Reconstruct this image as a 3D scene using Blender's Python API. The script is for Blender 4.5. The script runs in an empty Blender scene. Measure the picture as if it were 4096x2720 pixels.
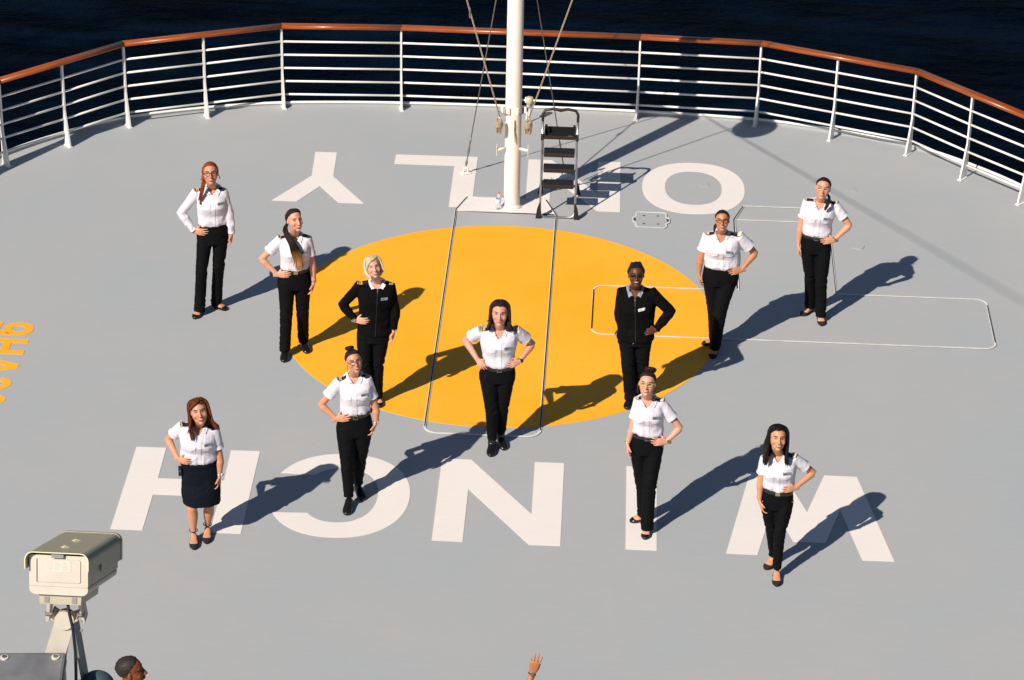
import bpy, bmesh, math, random
import numpy as np
from mathutils import Vector, Matrix, noise
from mathutils.bvhtree import BVHTree
C = bpy.context.scene
col = C.collection
PI = math.pi
rad = math.radians

# ------------------------------------------------------------------ camera
cam_d = bpy.data.cameras.new("camera"); cam = bpy.data.objects.new("camera", cam_d); col.objects.link(cam)
C.camera = cam
cam_d.sensor_width = 36.0
cam_d.lens = 11761.37 / 4096 * 36.0
cam_d.clip_start = 0.1; cam_d.clip_end = 4000
_p, _r, _y = rad(27.80726), rad(1.19474), rad(2.11551)
_f0 = Vector((-math.sin(_y), math.cos(_y), 0)); _r0 = Vector((math.cos(_y), math.sin(_y), 0))
_fw = _f0 * math.cos(_p) + Vector((0, 0, -math.sin(_p))); _up = _f0 * math.sin(_p) + Vector((0, 0, math.cos(_p)))
_ri = _r0 * math.cos(_r) + _up * math.sin(_r); _u = -_r0 * math.sin(_r) + _up * math.cos(_r)
m = Matrix((_ri, _u, -_fw)).transposed().to_4x4(); m.translation = Vector((0, 0, 15.354))
cam.matrix_world = m
C.render.resolution_x = 1024; C.render.resolution_y = 680

# ------------------------------------------------------------------ light
SUN_AZ = rad(52.8)            # direction the shadows fall, from +x
SUN_EL = rad(40.0)
w = bpy.data.worlds.new("World"); C.world = w; w.use_nodes = True
nt = w.node_tree; nt.nodes.clear()
wo = nt.nodes.new('ShaderNodeOutputWorld'); bg = nt.nodes.new('ShaderNodeBackground'); sk = nt.nodes.new('ShaderNodeTexSky')
sk.sky_type = 'NISHITA'; sk.sun_disc = False; sk.sun_elevation = SUN_EL
# the sun stands behind the shadows
sx, sy = -math.cos(SUN_AZ), -math.sin(SUN_AZ)
sk.sun_rotation = math.atan2(sx, sy)
sk.air_density = 1.0; sk.dust_density = 0.3; sk.ozone_density = 3.5
bg.inputs['Strength'].default_value = 0.05
nt.links.new(sk.outputs[0], bg.inputs[0]); nt.links.new(bg.outputs[0], wo.inputs[0])
sd = bpy.data.lights.new("sun", 'SUN'); sd.energy = 5.0; sd.angle = rad(0.5); sd.color = (1.0, 0.93, 0.84)
so = bpy.data.objects.new("sun", sd); col.objects.link(so)
sv = Vector((sx * math.cos(SUN_EL), sy * math.cos(SUN_EL), math.sin(SUN_EL)))
so.rotation_euler = (-sv).to_track_quat('-Z', 'Y').to_euler()
so.location = sv * 60
C.view_settings.view_transform = 'Standard'; C.view_settings.look = 'None'; C.view_settings.gamma = 1.0
C.view_settings.exposure = 0.22

# ------------------------------------------------------------------ materials
def mat(name, base, rough=0.5, metal=0.0, spec=0.5, bump=None, mottle=None, coat=0.0, sheen=0.0):
    """bump=(scale, strength, distance)  mottle=(scale, amount, second colour)"""
    mt = bpy.data.materials.new(name); mt.use_nodes = True
    n = mt.node_tree; b = n.nodes['Principled BSDF']
    b.inputs['Base Color'].default_value = (*base, 1); b.inputs['Roughness'].default_value = rough
    b.inputs['Metallic'].default_value = metal; b.inputs['Specular IOR Level'].default_value = spec
    b.inputs['Coat Weight'].default_value = coat; b.inputs['Sheen Weight'].default_value = sheen
    tc = n.nodes.new('ShaderNodeTexCoord')
    if mottle:
        sc, am, c2 = mottle
        nz = n.nodes.new('ShaderNodeTexNoise'); nz.inputs['Scale'].default_value = sc; nz.inputs['Detail'].default_value = 5
        n.links.new(tc.outputs['Object'], nz.inputs['Vector'])
        rp = n.nodes.new('ShaderNodeMapRange'); rp.inputs[1].default_value = 0.35; rp.inputs[2].default_value = 0.65
        rp.inputs[3].default_value = 0; rp.inputs[4].default_value = am
        n.links.new(nz.outputs[0], rp.inputs[0])
        mx = n.nodes.new('ShaderNodeMix'); mx.data_type = 'RGBA'
        mx.inputs[6].default_value = (*base, 1); mx.inputs[7].default_value = (*c2, 1)
        n.links.new(rp.outputs[0], mx.inputs[0]); n.links.new(mx.outputs[2], b.inputs['Base Color'])
    if bump:
        nz = n.nodes.new('ShaderNodeTexNoise'); nz.inputs['Scale'].default_value = bump[0]; nz.inputs['Detail'].default_value = 4
        n.links.new(tc.outputs['Object'], nz.inputs['Vector'])
        bp = n.nodes.new('ShaderNodeBump'); bp.inputs['Strength'].default_value = bump[1]; bp.inputs['Distance'].default_value = bump[2]
        n.links.new(nz.outputs[0], bp.inputs['Height']); n.links.new(bp.outputs[0], b.inputs['Normal'])
    return mt

class NB:
    """tiny node builder"""
    def __init__(s, name):
        s.m = bpy.data.materials.new(name); s.m.use_nodes = True; s.n = s.m.node_tree; s.b = s.n.nodes['Principled BSDF']
    def node(s, t, **kw):
        x = s.n.nodes.new(t)
        for k, v in kw.items(): setattr(x, k, v)
        return x
    def link(s, a, b): s.n.links.new(a, b)
    def math(s, op, a, b=None, c=None):
        x = s.node('ShaderNodeMath', operation=op)
        for i, v in enumerate((a, b, c)):
            if v is None: continue
            if isinstance(v, (int, float)): x.inputs[i].default_value = v
            else: s.link(v, x.inputs[i])
        return x.outputs[0]
    def mix(s, fac, a, b):
        x = s.node('ShaderNodeMix', data_type='RGBA')
        for i, v in ((0, fac), (6, a), (7, b)):
            if isinstance(v, (int, float)): x.inputs[i].default_value = v
            elif isinstance(v, tuple): x.inputs[i].default_value = (*v, 1)
            else: s.link(v, x.inputs[i])
        return x.outputs[2]
    def noise(s, vec, scale, detail=4, rough=0.5):
        x = s.node('ShaderNodeTexNoise'); x.inputs['Scale'].default_value = scale; x.inputs['Detail'].default_value = detail; x.inputs['Roughness'].default_value = rough
        s.link(vec, x.inputs['Vector']); return x.outputs[0]
    def scale(s, vec, sc):
        x = s.node('ShaderNodeMapping'); x.inputs['Scale'].default_value = sc; s.link(vec, x.inputs['Vector']); return x.outputs[0]
    def rng(s, v, a, b, c, d):
        x = s.node('ShaderNodeMapRange')
        s.link(v, x.inputs[0])
        for i, q in enumerate((a, b, c, d)): x.inputs[i + 1].default_value = q
        return x.outputs[0]
    def bump(s, h, st, dist):
        x = s.node('ShaderNodeBump'); x.inputs['Strength'].default_value = st; x.inputs['Distance'].default_value = dist
        s.link(h, x.inputs['Height']); s.link(x.outputs[0], s.b.inputs['Normal'])

def paint_mat(name, base, worn, amt=0.25, rough=0.62):
    """deck paint: faint large patches, brush marks, scattered scuffs"""
    q = NB(name); g = q.node('ShaderNodeNewGeometry'); pos = g.outputs['Position']
    n1 = q.noise(pos, 0.55, 6, 0.65); n2 = q.noise(q.scale(pos, (1.2, 9, 1)), 2.2, 5, 0.65); n3 = q.noise(pos, 14, 6, 0.7)
    f1 = q.rng(n1, 0.40, 0.62, 0, min(1, amt * 3.2)); f2 = q.rng(n2, 0.45, 0.75, 0, amt * 1.1)
    c = q.mix(f1, base, worn); c = q.mix(f2, c, tuple(min(1, x * 1.12) for x in base))
    sc = q.rng(q.noise(pos, 5.5, 8, 0.8), 0.70, 0.80, 0, 0.35)
    c = q.mix(sc, c, tuple(min(1, x * 1.25) for x in base))
    c = q.mix(q.rng(q.noise(q.scale(pos, (1, 1.6, 1)), 17, 7, .75), .69, .76, 0, .45), c, tuple(min(1, x * 1.3) for x in base))
    c = q.mix(q.rng(q.noise(q.scale(pos, (1.4, .7, 1)), 3.1, 8, .8), .66, .76, 0, .4), c, tuple(x * .80 for x in base))
    c = q.mix(q.rng(n3, 0.4, 0.75, 0, amt * 0.5), c, tuple(x * 0.86 for x in base))
    q.link(c, q.b.inputs['Base Color']); q.b.inputs['Roughness'].default_value = rough; q.b.inputs['Specular IOR Level'].default_value = 0.3
    q.bump(q.noise(pos, 60, 5, 0.7), 0.25, 0.004)
    return q.m
M = {}
M['deck'] = paint_mat('deck_grey_paint', (0.386, 0.387, 0.384), (0.352, 0.372, 0.384))
M['deckwhite'] = paint_mat('deck_white_paint', (0.76, 0.70, 0.645), (0.72, 0.655, 0.60), 0.2)
M['deckyellow'] = paint_mat('deck_yellow_paint', (0.92, 0.39, 0.014), (0.93, 0.43, 0.030), 0.6)
M['sealant'] = mat('sealant_white', (0.72, 0.70, 0.66), 0.6, mottle=(8, .5, (0.5, 0.48, 0.45)))
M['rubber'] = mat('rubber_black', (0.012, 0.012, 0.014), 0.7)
M['white'] = mat('white_gloss_paint', (0.80, 0.775, 0.735), 0.32, mottle=(3, .35, (0.68, 0.64, 0.58)))
M['mast'] = mat('mast_cream_paint', (0.80, 0.745, 0.68), 0.35, mottle=(2.2, .35, (0.74, 0.66, 0.57)))
M['alu'] = mat('aluminium', (0.62, 0.62, 0.63), 0.28, metal=1.0, mottle=(20, .5, (0.42, 0.42, 0.42)))
M['steel'] = mat('dull_steel', (0.30, 0.28, 0.25), 0.45, metal=0.8)
M['plastic'] = mat('black_plastic', (0.011, 0.010, 0.010), 0.45, bump=(300, .3, .001))
M['rope'] = mat('rope_tan', (0.46, 0.38, 0.28), 0.9, bump=(180, .8, .004), mottle=(60, .8, (0.26, 0.19, 0.12)))
M['beige'] = mat('beige_cast_metal', (0.52, 0.48, 0.30), 0.5)
# varnished wood
q = NB('varnished_teak'); tc = q.node('ShaderNodeTexCoord'); uv = tc.outputs['Object']
g1 = q.noise(q.scale(uv, (1.5, 60, 60)), 2.0, 5, 0.6)
q.link(q.mix(q.rng(g1, .3, .7, 0, 1), (0.40, 0.095, 0.014), (0.16, 0.030, 0.006)), q.b.inputs['Base Color'])
q.b.inputs['Roughness'].default_value = 0.32; q.b.inputs['Coat Weight'].default_value = 0.10; q.b.inputs['Coat Roughness'].default_value = 0.15
M['teak'] = q.m
# sea
q = NB('deep_sea_water'); g = q.node('ShaderNodeNewGeometry'); pos = g.outputs['Position']
q.b.inputs['Base Color'].default_value = (0.0006, 0.0030, 0.0070, 1); q.b.inputs['Roughness'].default_value = 0.35
q.b.inputs['IOR'].default_value = 1.33; q.b.inputs['Specular IOR Level'].default_value = 0.008
v = q.scale(pos, (0.55, 1.0, 1.0))
h = q.math('ADD', q.math('MULTIPLY', q.noise(v, 0.55, 6, 0.62), 1.0), q.math('MULTIPLY', q.noise(v, 0.10, 3, 0.5), 2.0))
q.bump(h, 1.0, 1.3)
rp = q.node('ShaderNodeMapping'); rp.inputs['Rotation'].default_value = (0, 0, -.35); rp.inputs['Scale'].default_value = (.28, 1.0, 1.0); q.link(pos, rp.inputs['Vector'])
w1 = q.rng(q.noise(rp.outputs[0], 0.62, 5, 0.62), .42, .66, 0, 1); w2 = q.rng(q.noise(rp.outputs[0], 0.12, 3, 0.5), .35, .65, .35, 1)
q.link(q.mix(q.math('MULTIPLY', w1, w2), (0.0000, 0.0012, 0.0040), (0.0014, 0.0085, 0.0230)), q.b.inputs['Base Color'])
M['sea'] = q.m

# ------------------------------------------------------------------ mesh helpers
def link(o, parent=None):
    col.objects.link(o)
    if parent is not None: o.parent = parent
    return o
def mesh_obj(name, verts, faces, mats, parent=None, smooth=False, mi=None):
    me = bpy.data.meshes.new(name); me.from_pydata([tuple(map(float, v)) for v in verts], [], [tuple(int(i) for i in f) for f in faces])
    if not isinstance(mats, (list, tuple)): mats = [mats]
    for x in mats: me.materials.append(x)
    if mi is not None: me.polygons.foreach_set('material_index', mi)
    if smooth: me.polygons.foreach_set('use_smooth', [True] * len(me.polygons))
    me.validate(); me.update()
    return link(bpy.data.objects.new(name, me), parent)
class MB:
    def __init__(s): s.v = []; s.f = []
    def add(s, v, f):
        o = len(s.v); s.v += [tuple(map(float, x)) for x in v]; s.f += [tuple(i + o for i in ff) for ff in f]; return s
    def box(s, c, sz, R=None, bev=0.0):
        hx, hy, hz = sz[0] / 2, sz[1] / 2, sz[2] / 2
        if bev <= 0:
            vs = [Vector((x, y, z)) for x in (-hx, hx) for y in (-hy, hy) for z in (-hz, hz)]
            fs = [(0, 1, 3, 2), (4, 6, 7, 5), (0, 4, 5, 1), (2, 3, 7, 6), (0, 2, 6, 4), (1, 5, 7, 3)]
        else:
            bm = bmesh.new(); bmesh.ops.create_cube(bm, size=1.0)
            bmesh.ops.scale(bm, vec=sz, verts=bm.verts)
            bmesh.ops.bevel(bm, geom=list(bm.edges), offset=bev, segments=2, profile=0.5, affect='EDGES')
            bm.verts.index_update()
            vs = [v.co.copy() for v in bm.verts]; fs = [[v.index for v in f.verts] for f in bm.faces]; bm.free()
        if R is not None: vs = [R @ v for v in vs]
        c = Vector(c); return s.add([v + c for v in vs], fs)
    def tube(s, pts, r, seg=10, r2=None, up=None, cap=True):
        v, f = tube(pts, r, seg, r2, up, cap); return s.add(v, f)
    def prism(s, poly, z0, z1, holes=None):
        """flat polygon (may be concave) extruded in z"""
        bm = bmesh.new()
        from mathutils.geometry import tessellate_polygon
        loops = [poly] + (holes or [])
        tris = tessellate_polygon([[Vector((x, y, 0)) for x, y in L] for L in loops])
        allp = [p for L in loops for p in L]; n = len(allp)
        vs = [(x, y, z1) for x, y in allp] + [(x, y, z0) for x, y in allp]
        fs = []
        for t in tris:
            a, b, c = [Vector((*allp[i], 0)) for i in t]
            if (b - a).cross(c - a).z < 0: t = (t[0], t[2], t[1])
            fs.append(tuple(t)); fs.append((t[0] + n, t[2] + n, t[1] + n))
        k = 0
        for L in loops:
            for i in range(len(L)):
                j = (i + 1) % len(L); fs.append((k + i, k + j, k + j + n, k + i + n))
            k += len(L)
        bm.free()
        return s.add(vs, fs)
    def build(s, name, mt, parent=None, smooth=False, mi=None):
        o = mesh_obj(name, s.v, s.f, mt, parent, smooth, mi)
        bm = bmesh.new(); bm.from_mesh(o.data); bmesh.ops.recalc_face_normals(bm, faces=bm.faces); bm.to_mesh(o.data); bm.free()
        return o
def frames(P, up=None):
    P = [Vector(p) for p in P]; T = []
    for i in range(len(P)):
        t = (P[min(i + 1, len(P) - 1)] - P[max(i - 1, 0)])
        T.append(t.normalized() if t.length > 1e-9 else Vector((0, 0, 1)))
    up = Vector(up) if up is not None else (Vector((0, 0, 1)) if abs(T[0].z) < 0.9 else Vector((0, 1, 0)))
    U = []
    u = (up - T[0] * up.dot(T[0]))
    if u.length < 1e-6: u = T[0].orthogonal()
    u.normalize()
    for t in T:
        u2 = u - t * u.dot(t)
        if u2.length < 1e-6: u2 = t.orthogonal()
        u = u2.normalized(); U.append((u, t.cross(u)))
    return P, T, U
def tube(pts, r, seg=10, r2=None, up=None, cap=True):
    P, T, U = frames(pts, up); n = len(P)
    if not hasattr(r, '__len__'): r = [r] * n
    if r2 is None: r2 = r
    elif not hasattr(r2, '__len__'): r2 = [r2] * n
    vs = []; fs = []
    for i in range(n):
        u, v = U[i]
        for k in range(seg):
            a = 2 * PI * k / seg
            vs.append(P[i] + u * (math.cos(a) * r[i]) + v * (math.sin(a) * r2[i]))
    for i in range(n - 1):
        for k in range(seg):
            k2 = (k + 1) % seg
            fs.append((i * seg + k, i * seg + k2, (i + 1) * seg + k2, (i + 1) * seg + k))
    if cap:
        fs.append(tuple(range(seg - 1, -1, -1))); fs.append(tuple((n - 1) * seg + k for k in range(seg)))
    return vs, fs
def spline(pts, n):
    """Catmull-Rom through rows of numbers"""
    A = np.array(pts, float)
    if len(A) < 3:
        t = np.linspace(0, 1, n)[:, None]; return A[0] * (1 - t) + A[-1] * t
    A = np.vstack([2 * A[0] - A[1], A, 2 * A[-1] - A[-2]]); out = []; m_ = len(A) - 3
    for s_ in np.linspace(0, m_, n):
        i = min(int(s_), m_ - 1); t = s_ - i; p0, p1, p2, p3 = A[i:i + 4]
        out.append(0.5 * ((2 * p1) + (-p0 + p2) * t + (2 * p0 - 5 * p1 + 4 * p2 - p3) * t * t + (-p0 + 3 * p1 - 3 * p2 + p3) * t ** 3))
    return np.array(out)
def empty(name, loc, label, cat, group=None):
    o = bpy.data.objects.new(name, None); o.location = loc; o.empty_display_size = 0.2; link(o)
    o['label'] = label; o['category'] = cat
    if group: o['group'] = group
    return o

# ------------------------------------------------------------------ sea and deck
sea = mesh_obj('sea', [(-1500, -200, -24), (1500, -200, -24), (1500, 3000, -24), (-1500, 3000, -24)], [(0, 1, 2, 3)], M['sea'])
sea['kind'] = 'structure'
CX = -1.26
half = [(0, 35.50), (1.2, 35.49), (2.35, 35.43), (3.3, 35.31), (4.2, 35.05), (5.07, 34.66), (5.82, 34.05), (6.38, 33.45), (6.95, 32.6), (7.45, 31.5), (7.9, 30.0), (8.25, 28.0), (8.6, 25.0), (8.9, 21.0), (9.1, 16.0), (9.1, 19.0 - 6.5)]
hs_ = spline([(x * 1.008 + (.0 if x < 5 else .02), y + (.075 if y > 34 else .05)) for x, y in half], 60)
edge = [(CX - x, y) for x, y in hs_[::-1]] + [(CX + x, y) for x, y in hs_[1:]]       # from port aft round the bow to starboard aft
deck_poly = [(p[0], p[1]) for p in edge]
b = MB(); b.prism(deck_poly, -0.35, 0.0)
deck = b.build('deck', M['deck']); deck['kind'] = 'structure'
# hull below the deck edge
b = MB(); b.prism([(CX + (x - CX) * 0.985, 12 + (y - 12) * 0.99) for x, y in deck_poly], -25, -0.36)
hull = b.build('hull', M['white']); hull['kind'] = 'structure'
# raised rim round the deck edge
P3 = [(x, y, 0.052) for x, y in edge]
b = MB(); b.tube(P3, 0.019, 8)
vs = []; fs = []
for i, (x, y) in enumerate(edge):
    nx, ny = CX - x, 26 - y; L = math.hypot(nx, ny); nx /= L; ny /= L
    vs += [(x + nx * .004, y + ny * .004, 0.0), (x + nx * .004, y + ny * .004, .042), (x - nx * .012, y - ny * .012, .042), (x - nx * .012, y - ny * .012, 0.0)]
for i in range(len(edge) - 1):
    for k in range(3): fs.append((4 * i + k, 4 * i + 4 + k, 4 * i + 5 + k, 4 * i + 1 + k))
b.build('deck_rim', M['white'], deck, smooth=True)
b = MB(); b.add(vs, fs); b.build('rim_upstand', M['deck'], deck)

# painted markings: thin coats of paint on the deck
def painted(name, poly, mt, z=0.004, holes=None):
    b = MB(); b.prism(poly, z - 0.0035, z, holes); return b.build(name, mt, deck)
def circ(cx, cy, r, r2=None, n=96, a0=0, a1=2 * PI): return [(cx + r * math.cos(a0 + (a1 - a0) * i / n), cy + (r2 or r) * math.sin(a0 + (a1 - a0) * i / n)) for i in range(n)]
painted('painted_circle', circ(-1.236, 29.56, 2.4716, n=160), M['deckyellow'], 0.004)
W_ = M['deckwhite']
# ONLY, upside down as seen from the bridge
painted('painted_letter', [(-3.803, 34.0), (-3.528, 34.0), (-3.503, 33.275), (-3.052, 32.518), (-3.364, 32.518), (-3.638, 32.977), (-3.875, 32.514), (-4.184, 32.514), (-3.773, 33.276)], W_)
painted('painted_letter', [(-2.776, 34.01), (-1.738, 34.02), (-1.732, 32.518), (-2.01, 32.518), (-2.018, 33.728), (-2.776, 33.725)], W_)
painted('painted_letter', [(0.072, 34.02), (0.086, 32.545), (-0.190, 32.545), (-0.79, 33.50), (-0.785, 32.545), (-1.075, 32.54), (-1.094, 34.007), (-0.80, 34.01), (-0.200, 33.05), (-0.210, 34.015)], W_)
def ring_letter(cx, cy, rx, ry, ix, iy, p=2.25):
    f = lambda a, b_: [(cx + a * abs(math.cos(t)) ** (2 / p) * (1 if math.cos(t) >= 0 else -1), cy + b_ * abs(math.sin(t)) ** (2 / p) * (1 if math.sin(t) >= 0 else -1)) for t in [2 * PI * i / 80 for i in range(80)]]
    return f(rx, ry), f(ix, iy)
o_, i_ = ring_letter(0.988, 33.32, 0.637, 0.755, 0.352, 0.495)
painted('painted_letter', o_, W_, holes=[i_])
# WINCH
painted('painted_letter', [(-4.866, 26.385), (-4.555, 26.39), (-4.546, 25.765), (-3.868, 25.769), (-3.878, 26.39), (-3.575, 26.395), (-3.567, 24.756), (-3.872, 24.756), (-3.872, 25.447), (-4.547, 25.443), (-4.546, 24.747), (-4.865, 24.746)], W_)
out = []; inn = []
for i in range(61):
    t = math.atan2((25.945 - 25.58) / .83, (-3.285 + 2.66) / .70) + (-1) * (i / 60) * (2 * PI - 2 * (PI - math.atan2((25.945 - 25.58) / .83, (-3.285 + 2.66) / .70)))
    k = 2 / 2.2
    out.append((-2.66 + .71 * (abs(math.cos(t)) ** k) * math.copysign(1, math.cos(t)), 25.58 + .825 * (abs(math.sin(t)) ** k) * math.copysign(1, math.sin(t))))
for i in range(61):
    ta = math.atan2((25.938 - 25.58) / .54, (-2.94 + 2.66) / .385)
    t = ta - (i / 60) * (2 * ta); k = 2 / 2.2
    inn.append((-2.66 + .385 * (abs(math.cos(t)) ** k) * math.copysign(1, math.cos(t)), 25.58 + .54 * (abs(math.sin(t)) ** k) * math.copysign(1, math.sin(t))))
painted('painted_letter', out + inn[::-1], W_)
painted('painted_letter', [(-1.677, 26.392), (-1.371, 26.392), (-0.703, 25.35), (-0.711, 26.395), (-0.406, 26.393), (-0.395, 24.769), (-0.705, 24.767), (-1.368, 25.799), (-1.363, 24.772), (-1.669, 24.776)], W_)
painted('painted_letter', [(0.240, 26.385), (0.555, 26.385), (0.558, 24.757), (0.250, 24.757)], W_)
painted('painted_letter', [(1.242, 24.754), (1.551, 24.751), (1.735, 25.68), (1.915, 25.024), (2.235, 25.025), (2.412, 25.677), (2.582, 24.727), (2.896, 24.73), (2.620, 26.35), (2.283, 26.355), (2.075, 25.604), (1.855, 26.355), (1.518, 26.357)], W_)
# yellow call sign at the port side, read from the ship's side
Yl = M['deckyellow']; X0 = -6.43; X1 = -6.88
painted('painted_character', circ(-6.598, 28.905, .168, .152, 40), Yl, holes=[circ(-6.60, 28.905, .078, .066, 28)])
painted('painted_character', [(-6.70, 28.80), (-6.66, 28.752), (-6.80, 28.752), (-6.86, 28.79), (-6.885, 28.87), (-6.88, 28.99), (-6.85, 29.06), (-6.795, 29.06), (-6.80, 28.99), (-6.81, 28.90), (-6.80, 28.86), (-6.76, 28.84)], Yl)
painted('painted_character', [(X0, 28.667), (X0, 28.575), (-6.612, 28.575), (-6.612, 28.398), (X0, 28.398), (X0, 28.308), (X1, 28.308), (X1, 28.398), (-6.70, 28.398), (-6.70, 28.575), (X1, 28.575), (X1, 28.667)], Yl)
painted('painted_character', [(X0, 28.082), (X0, 27.985), (X1, 27.83), (X1, 27.92), (-6.79, 27.952), (-6.79, 28.12), (X1, 28.15), (X1, 28.24)], Yl, holes=[[(-6.71, 27.975), (-6.555, 28.032), (-6.71, 28.10)]])
cc = [(-6.655 + .228 * math.cos(t), 27.63 + .16 * math.sin(t)) for t in [rad(a) for a in range(62, -255, -8)]] + [(-6.655 + .14 * math.cos(t), 27.63 + .078 * math.sin(t)) for t in [rad(a) for a in range(-250, 60, 8)]]
painted('painted_character', cc, Yl)
painted('painted_character', circ(-6.655, 27.28, .235, .125, 40), Yl, holes=[circ(-6.655, 27.28, .15, .045, 28)])
# hatch outlines: white sealant seams, groove shade painted as dark strips along the fore and aft runs
def seam(name, pts, wd, mt, z, closed=False):
    P = [Vector((x, y)) for x, y in pts]; n = len(P); L = []; R = []
    for i in range(n):
        a = P[(i - 1) % n] if (closed or i > 0) else P[i]; c = P[(i + 1) % n] if (closed or i < n - 1) else P[i]
        t1 = (P[i] - a); t2 = (c - P[i])
        if t1.length < 1e-9: t1 = t2
        if t2.length < 1e-9: t2 = t1
        t1.normalize(); t2.normalize(); t = (t1 + t2).normalized(); nn = Vector((-t.y, t.x)); k = wd / 2 / max(.5, nn.dot(Vector((-t1.y, t1.x))))
        L.append(P[i] + nn * k); R.append(P[i] - nn * k)
    vs = []
    for l, r_ in zip(L, R): vs += [(l.x, l.y, z), (r_.x, r_.y, z), (r_.x, r_.y, z - .0035), (l.x, l.y, z - .0035)]
    fs = []
    for i in range(n if closed else n - 1):
        j = (i + 1) % n
        for k in range(4): fs.append((4 * i + k, 4 * j + k, 4 * j + (k + 1) % 4, 4 * i + (k + 1) % 4))
    if not closed: fs += [(0, 1, 2, 3), (4 * n - 1, 4 * n - 2, 4 * n - 3, 4 * n - 4)]
    b = MB(); b.add(vs, fs); return b.build(name, mt, deck)
def arc(cx, cy, r, a0, a1, n=6): return [(cx + r * math.cos(rad(a0 + (a1 - a0) * i / n)), cy + r * math.sin(rad(a0 + (a1 - a0) * i / n))) for i in range(n + 1)]
Z1, Z2, Z3 = 0.008, 0.012, 0.016
big = [(-1.905, 27.08)] + arc(-1.76, 27.06, .15, 190, 270) + arc(-.83, 27.06, .15, 270, 350) + [(-.690, 32.37)] + [(-.83, 32.80)] + [(-1.80, 32.805)] + [(-1.915, 32.44)]
painted('hatch_end_plate', [(-1.912, 32.40), (-.69, 32.40), (-.692, 32.38), (-.69, 32.385), (-.83, 32.80), (-1.80, 32.805), (-1.912, 32.44)], W_, 0.008)
seam('hatch_seam', big, .026, M['sealant'], Z2, True)
seam('hatch_groove_shade', [(-1.906, 27.05), (-1.915, 32.44), (-1.800, 32.80)], .012, M['rubber'], Z3)
seam('hatch_groove_shade', [(-.682, 27.05), (-.690, 32.37), (-.828, 32.79)], .013, M['rubber'], Z3)
h2 = [(-.195, 29.42)] + arc(-.06, 29.43, .13, 180, 270) + arc(4.215, 29.43, .13, 270, 350) + arc(4.215, 30.39, .13, 10, 90) + [(2.64, 30.52)]
h2b = arc(-.06, 30.39, .13, 180, 90) + [(1.47, 30.524)]
seam('hatch_seam', h2[::-1] + [h2b[0]] + h2b[1:], .020, M['sealant'], Z2)
seam('hatch_groove_shade', [(-.194, 29.42), (-.190, 30.40)], .011, M['rubber'], Z3)
seam('hatch_groove_shade', [(4.346, 29.45), (4.344, 30.37)], .009, M['rubber'], Z3)
seam('hatch_seam', [(1.41, 30.53), (1.487, 30.53), (1.480, 32.43), (1.60, 32.83), (2.50, 32.835), (2.625, 32.43), (2.618, 30.53)], .020, M['sealant'], Z2)
seam('hatch_seam', [(1.50, 32.43), (2.60, 32.433)], .020, M['sealant'], Z2)
seam('hatch_groove_shade', [(1.474, 30.56), (1.472, 32.43), (1.590, 32.81)], .013, M['rubber'], Z3)
seam('hatch_groove_shade', [(2.620, 32.40), (2.614, 30.56)], .009, M['rubber'], Z3)
# small oblong cover plate
pl = [(.283, 32.15), (.305, 32.122), (.625, 32.122), (.648, 32.15), (.648, 32.24), (.685, 32.27), (.685, 32.39), (.648, 32.42), (.648, 32.52), (.625, 32.548), (.305, 32.548), (.283, 32.52), (.283, 32.42), (.246, 32.39), (.246, 32.27), (.283, 32.24)]
b = MB(); b.prism(pl, 0.0, 0.010); b.build('cover_plate', M['deck'], deck)
seam('cover_plate_seam', pl, .016, M['sealant'], .014, True)
for x, y in ((.38, 32.45), (.547, 32.45), (.38, 32.222), (.55, 32.225)):
    b = MB(); b.prism(circ(x, y, .017, .011, 14), .0098, .0125); b.build('cover_plate_hole', M['rubber'], deck)
for x in (.263, .668):
    b = MB(); b.box((x, 32.33, .0135), (.028, .07, .007)); b.build('cover_plate_recess', M['steel'], deck)
for x, y, a in ((1.12, 33.43, .1), (2.95, 33.45, .1), (2.95, 31.81, -.35)):
    pts = [(-.06, -.06), (.06, -.06), (.06, .06), (-.06, .06)]
    pts = [(x + px * math.cos(a) - py * math.sin(a), y + px * math.sin(a) + py * math.cos(a)) for px, py in pts]
    b = MB(); b.prism(pts, 0, .007); b.build('deck_socket', M['deck'], deck)

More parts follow.
